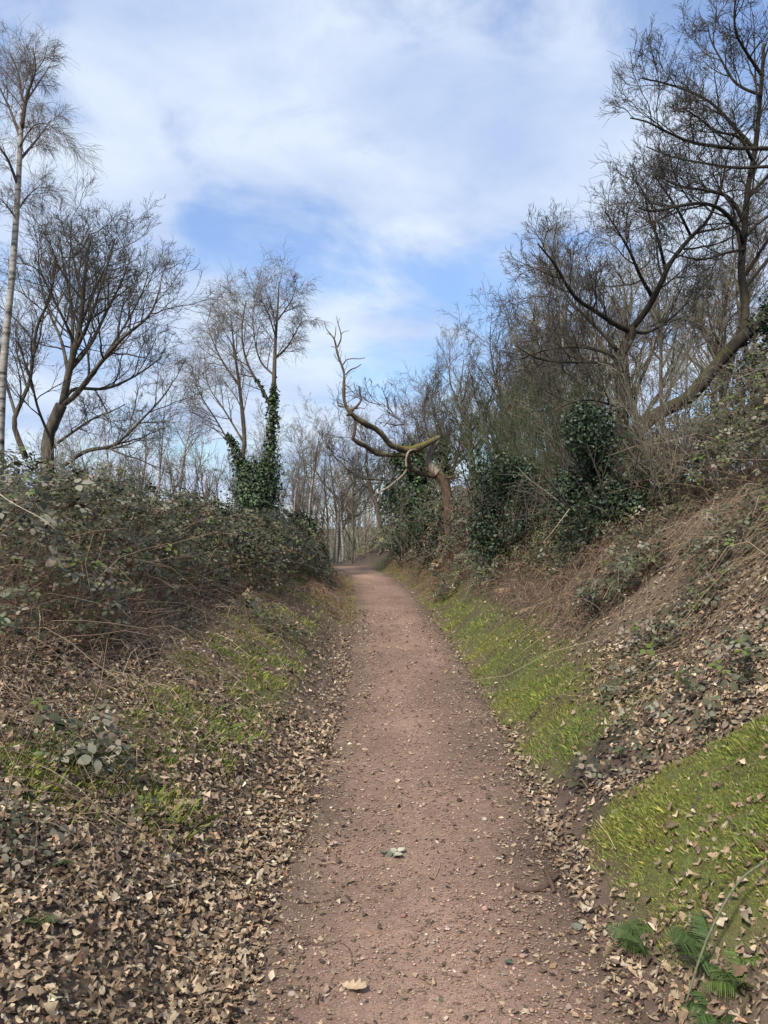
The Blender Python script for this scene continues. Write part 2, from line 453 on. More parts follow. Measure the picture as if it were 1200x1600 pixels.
ground = mk('ground', np.stack([XX, YY, ZZ], -1), quads, M['ground'], None, gc.reshape(-1, 3), True)
tag(ground, 'leaf strewn woodland soil banks either side of the path', 'ground', kind='structure')

py_ = axis([(-4, 1, .25), (1, 12, .05), (12, 30, .12), (30, 45, .5)])
pu = np.linspace(-1, 1, 41)
PU, PY = np.meshgrid(pu, py_)
hw = .66 + .10 * (fbm(np.zeros_like(PY) + 3 * np.sign(PU), PY * 1.7, 41) - .5)
uu = PU * hw
PX = xc(PY) + uu
PZ = height(PX, PY) + .008 + .02 * (fbm(PX * 2.2, PY * 1.6, 44) - .5) * (1 - sstep(.6, .9, np.abs(PU))) - .022 * sstep(.86, 1, np.abs(PU)) + .012 * (fbm(PX * 6, PY * 6, 43) - .5)
idx = np.arange(PX.size).reshape(PX.shape)
quads = np.stack([idx[:-1, :-1], idx[:-1, 1:], idx[1:, 1:], idx[1:, :-1]], -1).reshape(-1, 4)
e = sstep(.5, 1.0, np.abs(PU) + .5 * (fbm(PX * 3, PY * 3, 47) - .5))[..., None]
stain = fbm(PX * 1.5, PY * .8, 49)[..., None]
damp = (.42 * blob(PX, PY, .75, 3.5, .28, .6) + .25 * blob(PX, PY, .55, 6.2, .25, 1.2) + .22 * blob(PX, PY, .3, 13.5, .5, .5) + .2 * blob(PX, PY, 0, 19, .5, .6))[..., None]
pc = A([.212, .138, .101]) * (.68 + .64 * stain) * (1 - e) + A([.125, .086, .062]) * e
worn = np.exp(-((PX - xc(PY) - .1 * np.sin(PY * .7)) / .22) ** 2)[..., None] * (.5 + fbm(PX * 2.5, PY * 1.2, 51)[..., None])
pc = pc * (1 - damp) * (.92 + .16 * worn)
path = mk('path', np.stack([PX, PY, PZ], -1), quads, M['path'], None, pc.reshape(-1, 3), True)
tag(path, 'red brown gravel footpath winding up between the banks', 'path', kind='structure')
def surf(x, y):
    u = np.abs(x - xc(y))
    return height(x, y) + (.008 + .02 * (fbm(x * 2.2, y * 1.6, 44) - .5) * (1 - sstep(.39, .58, u))) * (1 - sstep(.5, .62, u))

# ------------------------------------------------------------------ flat pieces laid out in numbers
def strip_leaf(st):
    """leaf made of stations (y, half width): midrib, left and right edge"""
    st = A(st); k = len(st)
    V = np.zeros((k, 3, 3)); V[:, 0, 0] = -st[:, 1]; V[:, 2, 0] = st[:, 1]; V[:, :, 1] = st[:, 0:1]
    i = np.arange(k - 1)[:, None] * 3
    q = np.concatenate([np.concatenate([i, i + 1, i + 4, i + 3], 1), np.concatenate([i + 1, i + 2, i + 5, i + 4], 1)])
    return V.reshape(-1, 3), q
OAK_HI = strip_leaf([(0, .012), (.14, .03), (.24, .15), (.31, .09), (.42, .24), (.51, .13), (.63, .29), (.72, .17), (.85, .23), (.93, .13), (1, .03)])
OAK_MD = strip_leaf([(0, .02), (.25, .2), (.38, .14), (.65, .3), (1, .05)])
OAK_SM = strip_leaf([(0, .05), (.3, .22), (.68, .27), (1, .1)])
OAK_LO = strip_leaf([(0, .05), (.5, .28), (1, .06)])
DIAM = (A([[0, 0, 0], [-.36, .45, .1], [0, 1, 0.], [.36, .45, .1]]), A([[0, 2, 1], [0, 3, 2]]))
OVATE_LO = strip_leaf([(0, .04), (.45, .36), (1, .03)])
OVATE = strip_leaf([(0, .03), (.28, .3), (.62, .33), (1, .02)])
OVATE_HI = strip_leaf([(0, .03), (.12, .2), (.32, .33), (.55, .34), (.8, .2), (1, .01)])
BLADE = (A([[-.5, 0, 0], [.5, 0, 0], [.35, .55, .0], [0, 1, 0.]]), A([[0, 1, 2], [0, 2, 3]]))
def place(tpl, pos, nor, yaw, size, curl=None, width=None, fold=None, jit=0):
    """copies of a template piece: (N,V,3) -> verts, faces"""
    V, F = tpl
    N = len(pos); nv = len(V)
    n = nrm(nor)
    ref = np.where(np.abs(n[:, 2:3]) > .9, A([[1., 0, 0]]), A([[0, 0, 1.]]))
    a = nrm(np.cross(ref, n)); b = np.cross(n, a)
    c, s = np.cos(yaw)[:, None], np.sin(yaw)[:, None]
    t = a * c + b * s; w = np.cross(t, n)
    L = np.broadcast_to(V[None], (N, nv, 3)).copy()
    if width is not None: L[..., 0] *= width[:, None]
    if jit: L[..., 0] *= 1 + rng.uniform(-jit, jit, L.shape[:2]); L[..., 1] += rng.normal(0, .05 * jit, L.shape[:2])
    if curl is not None:
        x, y = L[..., 0], L[..., 1]
        L[..., 2] += curl[:, 0:1] * x * x * 4 + curl[:, 1:2] * (y - .45) ** 2 * 2 + curl[:, 2:3] * x * (y - .5) * 2
    if fold is not None: L[..., 2] += np.abs(L[..., 0]) * fold[:, None]
    L = L * size[:, None, None]
    W = pos[:, None, :] + L[..., 0:1] * w[:, None, :] + L[..., 1:2] * t[:, None, :] + L[..., 2:3] * n[:, None, :]
    F = (F[None] + (np.arange(N) * nv)[:, None, None]).reshape(-1, F.shape[1])
    return W.reshape(-1, 3), F
def pal(N, cols, wts, jit=.15, bri=.25):
    cols = A(cols); p = A(wts, float) if False else np.asarray(wts, float); p = p / p.sum()
    c = cols[rng.choice(len(cols), N, p=p)]
    return np.clip(c * (1 + rng.normal(0, jit, (N, 3)) * .4) * np.exp(rng.normal(0, bri, (N, 1))), .004, .85)
def rep(c, nv): return np.repeat(c, nv, 0)
def scatter(n, xr, yr, dens):
    x = rng.uniform(*xr, n); y = rng.uniform(*yr, n)
    k = rng.random(n) < dens(x, y)
    return x[k], y[k]
def inframe(p, m=60):
    px = 600 + p[:, 0] * FPX / np.maximum(p[:, 1], .1); py = HOR - (p[:, 2] - EYE) * FPX / np.maximum(p[:, 1], .1)
    return (px > -m) & (px < 1200 + m) & (py > -m) & (py < 1600 + m) & (p[:, 1] > .5)

LEAFCOL = [(.32, .24, .158), (.245, .175, .11), (.40, .325, .225), (.14, .096, .062), (.075, .052, .036), (.32, .26, .19), (.25, .16, .095)]
LEAFW = [3, 3.4, .9, 3.2, 2.4, 1.2, 1.4]
# --- leaf litter
LEAF2 = (A([[0, 0, 0], [-.27, .55, .04], [0, 1, 0.], [.27, .5, .06]]), A([[0, 2, 1], [0, 3, 2]]))
zones = [(2400, (-2.6, 2.6), (1.6, 3.4), OAK_HI, .5), (22000, (-2.6, 2.6), (1.6, 3.6), OAK_MD, .65), (32000, (-2.6, 2.6), (1.6, 4.2), OAK_SM, .65), (34000, (-3.2, 3.6), (3.6, 6), OAK_LO, .55), (8000, (-3.2, 3.6), (3.6, 6), OAK_MD, .5), (36000, (-3.4, 5.2), (6, 11), LEAF2, .5), (22000, (-2.6, 4.5), (11, 24), LEAF2, .45)]
mb = MB(); big = []
for n, xr, yr, tpl, tilt in zones:
    x, y = scatter(n, xr, yr, leaf_d)
    N = len(x)
    nor = gnormal(x, y) + rng.normal(0, tilt * .48, (N, 3))
    size = rng.uniform(.022, .054, N) * np.where(rng.random(N) < .3, .65, 1) * (1.15 if tpl is OAK_HI else 1) * (.66 if yr[1] == 4.2 else 1)
    u = np.abs(x - xc(y)); size = size * np.where(u < .62, .55, 1)
    pos = np.stack([x, y, surf(x, y) + rng.uniform(.004, .03, N) * np.where(u < .6, .35, 1)], -1)
    curl = rng.normal(0, 1, (N, 3)) * A([.6, .3, .45])
    col = pal(N, LEAFCOL, LEAFW, .05); yaw = rng.uniform(0, 6.28, N); wid = rng.uniform(.8, 1.3, N)
    keep = inframe(pos)
    pos, nor, yaw, size, curl, col, wid = [q[keep] for q in (pos, nor, yaw, size, curl, col, wid)]
    if tpl is OAK_HI:
        rank = np.argsort(-(size / pos[:, 1]) * (1 + .3 * col[:, 0]))[:290]
        m = np.zeros(len(pos), bool); m[rank] = True
        big = [q[m] for q in (pos, nor, yaw, size, col)]
        pos, nor, yaw, size, curl, col, wid = [q[~m] for q in (pos, nor, yaw, size, curl, col, wid)]
    V, F = place(tpl, pos, nor, yaw, size, curl, wid, jit=.4)
    cc = rep(col, len(tpl[0])); mb.add(V, F, np.clip(cc * np.exp(rng.normal(0, .16, (len(cc), 1))), .01, .7))
lit = mb.build('leaf_litter', M['litter'], smooth=True)
tag(lit, 'pale brown fallen oak leaves carpeting both banks and path edges', 'leaf litter', kind='stuff')
# the leaves that show largest, one object each, lying on the ground
leaf_meshes = []
for i in range(14):
    V, F = place(OAK_HI, np.zeros((1, 3)), A([[0, 0, 1.]]), np.zeros(1), np.ones(1), rng.normal(0, 1, (1, 3)) * A([.8, .4, .6]), A([rng.uniform(.85, 1.25)]), jit=.3)
    c = pal(1, [LEAFCOL[[0, 1, 3, 1, 5, 6, 0][i % 7]]], [1], .04, .15)
    o = mk('oak_leaf', V, F, M['litter'], None, np.clip(rep(c, len(OAK_HI[0])) * np.exp(rng.normal(0, .15, (len(OAK_HI[0]), 1))), .01, .6), True)
    leaf_meshes.append(o.data); bpy.data.objects.remove(o)
def frame(pos, nor, yaw, size):
    n = Vector(nor).normalized()
    q = n.to_track_quat('Z', 'Y')
    return Matrix.Translation(Vector(pos)) @ q.to_matrix().to_4x4() @ Matrix.Rotation(yaw, 4, 'Z') @ Matrix.Scale(size, 4)
for p, nn, yw, sz, cc in zip(*big):
    o = link('oak_leaf', leaf_meshes[int(rng.choice(14))], ground)
    o.matrix_world = frame(p + A([0, 0, .006]), nn, yw, sz)

# --- grass and moss
mb = MB()
for n, xr, yr, L, w in [(230000, (.7, 2.4), (2.1, 4.0), .025, .0019), (200000, (.6, 2.4), (4.3, 9), .028, .003), (110000, (-.6, 2.3), (9, 26), .04, .007),
                        (100000, (-2.6, -.6), (2.8, 8), .05, .0032), (45000, (-2.4, -.4), (8, 24), .06, .009)]:
    x, y = scatter(n, xr, yr, grass_d)
    p = np.stack([x, y, surf(x, y) - .004], -1); k = inframe(p); p = p[k]; N = len(p)
    gn = gnormal(p[:, 0], p[:, 1])
    lean = rng.normal(0, .55, (N, 3)); lean[:, 2] = np.abs(lean[:, 2])
    up = nrm(gn * .6 + lean + A([0, 0, .25]))
    tuft = fbm(p[:, 0] * 5, p[:, 1] * 5, 61)
    ln = L * np.exp(rng.normal(0, .4, N)) * (.25 + 1.5 * tuft ** 1.5)
    side = nrm(np.cross(up, rng.normal(0, 1, (N, 3))))
    tip = p + up * ln[:, None] + (A([0, 0, -.35]) + gn * .1) * (ln * rng.uniform(.1, .9, N))[:, None]
    mid = p + up * (ln * .55)[:, None]
    V = np.stack([p - side * w * .5, p + side * w * .5, mid + side * w * .35, tip], 1)
    F = (BLADE[1][None] + (np.arange(N) * 4)[:, None, None]).reshape(-1, 3)
    hue = fbm(p[:, 0] * 1.8, p[:, 1] * 1.8, 63)[:, None]
    c = pal(N, [(.20, .245, .05), (.14, .185, .036), (.30, .305, .07), (.33, .275, .12), (.15, .105, .06)], [4, 3.4, 2.2, 1.5, 1.3], .12, .28)
    c = c * (1 - .0 * hue) * A([1, 1, 1]) + (hue - .5) * A([.13, .07, .01])
    mb.add(V, F, rep(np.clip(c, .01, .5), 4))
gr = mb.build('grass', M['grass'])
tag(gr, 'short mossy green grass growing along the foot of the banks', 'grass', kind='stuff')

# --- gravel and crumbs on the path
def ico():
    t = (1 + 5 ** .5) / 2
    V = A([[-1, t, 0], [1, t, 0], [-1, -t, 0], [1, -t, 0], [0, -1, t], [0, 1, t], [0, -1, -t], [0, 1, -t], [t, 0, -1], [t, 0, 1], [-t, 0, -1], [-t, 0, 1]]) / 1.9
    F = A([[0, 11, 5], [0, 5, 1], [0, 1, 7], [0, 7, 10], [0, 10, 11], [1, 5, 9], [5, 11, 4], [11, 10, 2], [10, 7, 6], [7, 1, 8], [3, 9, 4], [3, 4, 2], [3, 2, 6], [3, 6, 8], [3, 8, 9], [4, 9, 5], [2, 4, 11], [6, 2, 10], [8, 6, 7], [9, 8, 1]])
    return V, F
ICO = ico()
OCT = (A([[1, 0, 0], [-1, 0, 0], [0, 1, 0], [0, -1, 0], [0, 0, 1.], [0, 0, -1]]), A([[0, 2, 4], [2, 1, 4], [1, 3, 4], [3, 0, 4]]))
def stones(x, y, size, tpl, cols, wts):
    N = len(x); V, F = tpl; nv = len(V)
    sc = rng.uniform(.6, 1.3, (N, 1, 3)) * A([1, 1, .5])
    L = V[None] * sc * (1 + rng.uniform(-.18, .18, (N, nv, 1))) * size[:, None, None]
    a = rng.uniform(0, 6.28, N); c, s = np.cos(a)[:, None], np.sin(a)[:, None]
    W = np.stack([L[..., 0] * c - L[..., 1] * s, L[..., 0] * s + L[..., 1] * c, L[..., 2]], -1)
    W = W + np.stack([x, y, surf(x, y) + .004 + size * .1], -1)[:, None, :]
    return W.reshape(-1, 3), (F[None] + (np.arange(N) * nv)[:, None, None]).reshape(-1, 3), rep(pal(N, cols, wts, .1, .25), nv)
mb = MB()
STC = [(.26, .17, .125), (.31, .225, .175), (.19, .12, .09), (.24, .175, .135), (.38, .30, .24)]; STW = [3, 1.6, 3, 2, .4]
for n, yr, sz, tpl in [(9000, (1.9, 4.2), .0034, OCT), (8000, (4.2, 9), .0052, OCT), (4000, (9, 20), .009, OCT)]:
    y = rng.uniform(*yr, n); x = xc(y) + np.clip(rng.normal(0, .42, n), -.85, .85)
    V, F, c = stones(x, y, sz * np.exp(rng.normal(0, .35, n)), tpl, STC, STW); mb.add(V, F, c)
n = 700                                                       # the pebbly patch at the right of the path
y = rng.uniform(2.0, 3.3, n); x = xc(y) + rng.normal(.33, .17, n)
V, F, c = stones(x, y, .006 * np.exp(rng.normal(0, .35, n)), ICO, STC, STW); mb.add(V, F, c)
n = 1500
y = rng.uniform(1.9, 7, n); x = xc(y) + rng.uniform(-.6, .6, n)
V, F, c = stones(x, y, .0048 * np.exp(rng.normal(0, .35, n)), ICO, STC, STW); mb.add(V, F, c)
tag(mb.build('gravel', M['stone']), 'small stones and grit scattered over the red path', 'gravel', kind='stuff')
mb = MB()
n = 5200
y = 1.9 + 12 * rng.random(n) ** 1.7; x = xc(y) + np.where(rng.random(n) < .5, rng.uniform(-.65, .65, n), np.where(rng.random(n) < .5, -1, 1) * rng.uniform(.35, .8, n))
pos = np.stack([x, y, surf(x, y) + .007], -1)
V, F = place(OAK_LO, pos, gnormal(x, y) + rng.normal(0, .25, (n, 3)), rng.uniform(0, 6.28, n), rng.uniform(.012, .03, n) * (1 + .05 * y), rng.normal(0, .4, (n, 3)), rng.uniform(.5, 1.5, n))
mb.add(V, F, rep(pal(n, LEAFCOL, [3, 3, .5, 3, 3, 1, 1.5], .05), len(OAK_LO[0])))
tag(mb.build('leaf_crumbs', M['litter'], smooth=True), 'broken bits of dry leaf scattered over the path', 'leaf crumbs', kind='stuff')

# ------------------------------------------------------------------ trees
def lines(mb, Pl, R, sides, col):
    V, F = tubes(Pl, R, sides)
    N, k = R.shape
    if np.ndim(col) == 2 and len(col) == N: col = np.repeat(col, k * sides, 0)
    mb.add(V, F, col)
TW_OAK = [(.085, .073, .058), (.12, .105, .085), (.06, .051, .042)]
TW_BIRCH = [(.14, .115, .092), (.175, .145, .118), (.105, .088, .07)]
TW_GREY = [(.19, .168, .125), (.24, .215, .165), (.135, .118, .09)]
def crown(limbs, levels, cols, rmin, origin=None):
    """limbs: list of (points (n,3), r0, r1). Returns a mesh builder holding every finer branch"""
    K = 14
    Pl = A([resample(p, K) for p, _, _ in limbs]); R = A([np.linspace(a, b, K) for _, a, b in limbs])
    L = np.linalg.norm(np.diff(Pl, axis=1), axis=2).sum(1)
    mb = MB()
    for i, lv in enumerate(levels):
        lv = dict(lv); sides = lv.pop('sides', 3)
        Pl, R, L = spawn(Pl, R, L, rmin=rmin * (1.0 + .5 * max(0, len(levels) - 2 - i)), **lv)
        lines(mb, Pl, R, sides, pal(len(Pl), cols, [1] * len(cols), .08, .15))
    return mb
def limb_mesh(name, pts, r0, r1, mat, parent, origin, sides=9, k=26, knob=.10, power=1.0, radii=None):
    p = resample(pts, k)
    if radii is not None: r = np.interp(np.linspace(0, 1, k), np.linspace(0, 1, len(radii)), radii)
    else: r = r0 + (r1 - r0) * np.linspace(0, 1, k) ** power
    V, F = tubes((p - origin)[None], r[None], sides)
    cen = np.repeat(p - origin, sides, 0)
    q = (V * A([5, 5, 3]))
    f = 1 + knob * 2 * (vnoise(q[:, 0] + q[:, 2] * .7, q[:, 1] + q[:, 2], 71) - .5) + knob * (vnoise(q[:, 0] * 3, q[:, 1] * 3 + q[:, 2] * 3, 73) - .5)
    V = cen + (V - cen) * f[:, None]
    n = len(V); V = np.concatenate([V, [p[0] - origin, p[-1] - origin]])
    i = np.arange(sides); j = (i + 1) % sides
    caps = np.concatenate([np.stack([j, i, np.full(sides, n)], 1), np.stack([n - sides + i, n - sides + j, np.full(sides, n + 1)], 1)])
    return mk(name, V, [caps, F], mat, parent, None, True)
def PP(lst, d, jit=0):
    """photo pixels (px, py[, depth offset]) at distance d"""
    return A([P(q[0], q[1], d + (q[2] if len(q) > 2 else 0)) for q in lst])

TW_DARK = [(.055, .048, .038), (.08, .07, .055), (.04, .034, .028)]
OAK_LV = [dict(m=10, t0=.2, t1=1, ang=44, ratio=.5, k=8, wob=.15, trop=(0, 0, .05), sides=4, upb=.3, taper=.4),
          dict(m=7, t0=.18, t1=1, ang=42, ratio=.55, k=6, wob=.14, trop=(0, 0, .05), sides=3, upb=.2, taper=.35),
          dict(m=5, t0=.2, t1=1, ang=38, ratio=.66, k=4, wob=.13, trop=(0, 0, .05), sides=3, taper=.3),
          dict(m=3, t0=.25, t1=1, ang=36, ratio=.7, k=2, wob=.1, trop=(0, 0, .05), sides=3, taper=.25)]
OAK_LVR = [OAK_LV[0], dict(OAK_LV[1], m=8), dict(OAK_LV[2], m=5), dict(OAK_LV[3], m=3)]
def hero_tree(name, label, cat, base, trunk, limbs, levels, mat, cols, rmin, limb_name='limb', sides=10, trim=1.0, slim=1.0):
    limbs = [(p, a * slim, b_) for p, a, b_ in limbs]
    if trim < 1:
        limbs = [(resample(p, 40)[:int(40 * trim)], a, b_) for p, a, b_ in limbs]
    t = thing(name, base, label, cat)
    limb_mesh('trunk', trunk[0], trunk[1], trunk[2], mat, t, base, sides, 30)
    for p, a, b in limbs:
        limb_mesh(limb_name, p, a, b, mat, t, base, 8, 22, .08)
    mb = crown(limbs, levels, cols, rmin)
    mb.build('crown', M['twig_dark'], t, base)
    return t

# left oak: several stems fanning up from behind the brambles
d = 13.0
b = P(72, 742, d); b[2] = height(b[0], b[1]) - .05
L = lambda *q: PP(q, d)
limbs = [
    (L((98, 632), (108, 580, -.1), (125, 510, -.2), (132, 440, -.4), (140, 380, -.5), (150, 325, -.6)), .12, .012),
    (L((104, 600), (112, 560, .2), (112, 480, .5), (100, 420, .6), (92, 350, .8)), .075, .01),
    (L((40, 715, .1), (22, 665, .1), (28, 640, .1), (45, 600, .2), (50, 570, .2), (58, 510, .3), (80, 460, .3), (84, 390, .3), (70, 345, .3)), .085, .01),
    (L((25, 650, .2), (10, 600, .3), (-8, 540, .3), (-10, 470, .2), (5, 410, .1)), .05, .01),
    (L((97, 634), (120, 615, -.2), (158, 566, -.5), (195, 525, -.8), (235, 490, -1.), (255, 430, -1.1), (262, 400, -1.2)), .085, .01),
    (L((98, 630), (116, 608, .2), (165, 607, .5), (210, 588, .8), (250, 560, 1.), (270, 540, 1.1)), .06, .01),
    (L((108, 580), (140, 540, .2), (165, 490, .5), (190, 440, .6), (205, 400, .8), (215, 370, .8)), .07, .01),
    (L((112, 560), (140, 500, -.4), (160, 440, -.7), (175, 390, -.8), (185, 340, -1)), .06, .01),
    (L((90, 692), (124, 668, -.3), (150, 652, -.5), (180, 640, -.8), (215, 620, -1.)), .045, .008),
    (L((95, 730, -.2), (135, 705, -.3), (180, 694, -.5), (225, 652, -.6), (262, 610, -.7), (285, 560, -.8)), .07, .008),
    (L((85, 700), (60, 640, -.4), (48, 590, -.8), (30, 540, -1), (20, 480, -1.2)), .05, .008),
    (L((125, 510), (150, 450, .6), (172, 400, .9), (180, 350, 1.1)), .05, .008),
    (L((130, 470), (118, 420, .5), (110, 370, .8), (115, 320, 1)), .05, .008),
    (L((158, 566, -.5), (200, 500, .2), (225, 450, .5), (238, 400, .7)), .045, .008),
    (L((108, 590), (95, 530, .8), (70, 470, 1.2), (60, 400, 1.4), (75, 340, 1.5)), .06, .008),
    (L((118, 540), (100, 500, -.3), (75, 450, -.5), (55, 400, -.7), (50, 370, -.8)), .05, .008),
]
oak_l = hero_tree('oak_tree', 'bare oak fanning up from several stems behind the brambles beside the white birch', 'tree', b,
          (np.concatenate([[b], L((75, 700), (82, 665), (96, 632))]), .125, .095), limbs, OAK_LV, M['oak'], [(.07, .06, .048), (.10, .087, .07), (.05, .043, .035)], .0023, trim=.88, slim=.58)

# right oak with elbows, dark against the sky
d = 11.0
b = P(975, 690, d); b[2] = height(b[0], b[1]) - .05
L = lambda *q: PP(q, d)
limbs = [
    (L((985, 516), (1008, 488, -.1), (1028, 452, -.3), (1048, 410, -.4), (1080, 370, -.5), (1105, 345, -.6), (1125, 300, -.7), (1135, 250, -.8)), .085, .012),
    (L((984, 518), (960, 506, -.2), (930, 486, -.4), (905, 470, -.6), (888, 450, -.8), (868, 415, -1), (840, 380, -1.2)), .07, .01),
    (L((968, 552), (945, 525, .2), (918, 498, .4), (892, 470, .5), (875, 440, .7), (862, 400, .8)), .05, .01),
    (L((966, 572), (930, 566, -.3), (885, 566, -.6), (840, 560, -1), (805, 540, -1.2)), .045, .008),
    (L((966, 560), (935, 548, .3), (895, 542, .5), (850, 548, .8), (815, 560, 1.)), .035, .008),
    (L((1020, 465), (1000, 430, -.3), (985, 395, -.5), (965, 360, -.7), (945, 330, -.9)), .05, .008),
    (L((1040, 425), (1030, 380, -.2), (1015, 340, -.3), (1005, 300, -.5), (985, 275, -.6)), .045, .008),
    (L((1080, 370), (1060, 330, -.4), (1040, 300, -.6), (1020, 270, -.8)), .04, .008),
    (L((985, 516), (1010, 520, .3), (1045, 500, .6), (1075, 470, .9), (1090, 430, 1.1)), .04, .008),
    (L((985, 640), (960, 634, -.8), (925, 625, -1.1), (890, 630, -1.4), (862, 645, -1.6)), .04, .008),
]
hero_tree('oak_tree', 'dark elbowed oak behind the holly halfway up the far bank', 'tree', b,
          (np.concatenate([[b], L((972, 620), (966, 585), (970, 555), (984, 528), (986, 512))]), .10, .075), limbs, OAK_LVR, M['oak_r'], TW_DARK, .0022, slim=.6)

# mossy oak leaning out of the bank, running out of the frame at the right
d = 10.0
b = P(975, 720, d); b[2] = height(b[0], b[1]) - .05
L = lambda *q: PP(q, d)
limbs = [
    (L((1160, 540), (1165, 480, .2), (1158, 420, .4), (1162, 375, .4), (1168, 300, .3), (1180, 230, .2), (1190, 130, 0), (1195, 40, -.1)), .11, .02),
    (L((1162, 380, .4), (1150, 355, .2), (1130, 330, 0), (1100, 318, -.3), (1060, 322, -.6), (1020, 330, -.8), (985, 320, -1)), .06, .01),
    (L((1164, 350, .4), (1140, 310, .3), (1105, 298, .2), (1060, 290, .2), (1020, 270, .3)), .055, .01),
    (L((1210, 232, -.4), (1160, 232, -.5), (1130, 230, -.6), (1080, 222, -.7), (1040, 205, -.8), (1010, 190, -.9), (972, 182, -1)), .055, .008),
    (L((1180, 235, .2), (1140, 190, .1), (1110, 160, 0), (1070, 140, -.1), (1030, 128, -.2), (990, 120, -.3)), .05, .008),
    (L((1205, 260), (1150, 262, .3), (1100, 255, .6), (1050, 245, .8), (1000, 225, 1)), .045, .008),
    (L((1192, 120), (1165, 80, -.2), (1150, 50, -.4), (1148, 10, -.5), (1160, -40, -.6)), .045, .008),
    (L((1190, 150), (1150, 130, .3), (1125, 90, .5), (1110, 60, .6), (1105, 30, .7)), .04, .008),
    (L((1168, 310, .3), (1195, 280, .4), (1225, 250, .4), (1240, 180, .3)), .05, .01),
    (L((1175, 250), (1155, 215, -.3), (1120, 205, -.6), (1085, 180, -.8), (1060, 165, -1)), .04, .008),
    (L((1165, 430, .4), (1190, 390, .3), (1215, 350, .2), (1230, 300, 0)), .05, .01),
    (L((1163, 390, .4), (1135, 395, 0), (1100, 405, -.3), (1065, 400, -.5), (1030, 385, -.6)), .04, .008),
]
lean = L((985, 692), (1010, 660), (1040, 640), (1075, 622), (1110, 582), (1142, 545), (1195, 495), (1240, 455), (1275, 400))
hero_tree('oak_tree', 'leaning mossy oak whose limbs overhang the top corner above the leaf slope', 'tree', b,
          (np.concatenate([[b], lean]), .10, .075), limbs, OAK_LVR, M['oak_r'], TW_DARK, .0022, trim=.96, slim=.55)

# dead broken oak in the middle
d = 18.0
def Q(lst, off=0):
    return A([P(480 + q[0] / 4.2857, 480 + q[1] / 4.2857, d + off + (q[2] if len(q) > 2 else 0)) for q in lst])
s = d / FPX / 4.2857
b = Q([(942, 1450)])[0]; b[2] = height(b[0], b[1]) - .05
dt = thing('dead_oak_tree', b, 'dead broken oak with a twisted mossy arm reaching over the path', 'tree')
def dl(name, pts, radii, mat, sides=8, k=30, parent=dt, knob=.12):
    return limb_mesh(name, pts, 0, 0, mat, parent, b, sides, k, knob * 1.7, radii=A(radii) * s * 1.02)
dl('trunk', np.concatenate([[b], Q([(940, 1430), (944, 1340), (942, 1260), (925, 1190), (895, 1140), (860, 1100)])]), [20, 19, 19, 24, 29, 30, 27], M['dead'], 12, 36)
neck = dl('broken_neck', Q([(872, 1115), (838, 1085), (818, 1050), (812, 1005), (822, 965), (845, 930), (868, 895), (872, 862)]), [32, 28, 25, 23, 23, 23, 21, 16], M['pale_dead'], 10, 30)
tag(neck, 'bare pale barkless neck of the dead trunk')
armA = dl('limb', Q([(872, 880), (830, 898, -.1), (770, 930, -.3), (700, 955, -.5), (640, 950, -.6), (570, 930, -.8), (530, 890, -.9), (500, 850, -1), (450, 810, -1.1), (390, 780, -1.3), (330, 745, -1.4), (290, 705, -1.5),
                 (258, 660, -1.5), (245, 600, -1.5), (246, 540, -1.5), (248, 455, -1.5), (235, 400, -1.5), (207, 325, -1.5), (193, 265, -1.5)]),
          [20, 22, 22, 23, 22, 21, 20, 20, 19, 18, 17, 15, 13, 11, 10, 9, 8, 7, 6.5], M['moss_dead'], 10, 64)
armB = dl('limb', Q([(305, 878, -1.4), (340, 905, -1.3), (390, 930, -1.1), (440, 965, -.9), (500, 985, -.8), (570, 990, -.7), (640, 992, -.6), (672, 1005, -.5), (686, 1050, -.4), (710, 1092, -.3), (760, 1115, -.1), (820, 1125), (880, 1130)]),
          [10, 15, 16, 17, 16, 15, 15, 14, 13, 14, 15, 17, 18], M['moss_dead'], 9, 48)
for pts, r in [([(195, 268), (181, 215), (160, 185), (130, 148), (112, 104)], (5.5, 2)), ([(181, 215), (190, 170), (192, 128)], (3.5, 1.8)), ([(160, 186), (142, 178), (128, 172)], (2.5, 1.2)),
               ([(203, 268), (226, 212), (222, 160), (206, 110), (197, 62)], (5, 1.8)), ([(228, 180), (250, 163), (282, 158)], (2.6, 1.2)), ([(206, 110), (213, 90), (216, 74)], (2, 1)),
               ([(240, 385), (265, 352), (312, 344), (350, 346), (388, 338)], (4.5, 2)), ([(258, 357), (252, 315)], (1.5, .8)), ([(258, 452), (290, 420), (332, 402), (362, 382)], (5.5, 2.5)),
               ([(292, 695), (335, 660), (361, 620), (353, 570), (351, 528)], (9, 5)), ([(262, 668), (228, 664), (204, 655)], (6, 4)), ([(207, 648), (200, 625), (193, 608)], (4, 2)),
               ([(305, 684), (345, 674), (387, 679)], (4, 2)), ([(247, 585), (236, 560), (227, 546)], (4.5, 2)), ([(262, 535), (295, 522), (326, 498)], (1.6, .8)), ([(192, 268), (175, 266), (160, 262)], (3, 1.5)),
               ([(255, 600), (300, 590), (330, 602)], (1.8, .8)), ([(352, 600), (340, 580), (300, 560)], (1.5, .7)),
               ([(510, 800, .6), (545, 765, .6), (572, 735, .6)], (4, 2))]:
    dl('branch', Q(pts, -1.5), r, M['dead'], 6, 14, armA, .08)
dl('hanging_piece', Q([(322, 750, -1.4), (320, 800, -1.4), (316, 840, -1.4), (306, 885, -1.4)]), [9, 8, 8.5, 9], M['dead'], 8, 14)
dl('knot', Q([(300, 708, -1.5), (275, 718, -1.5), (266, 730, -1.5)]), [13, 12, 6], M['moss_dead'], 8, 10)
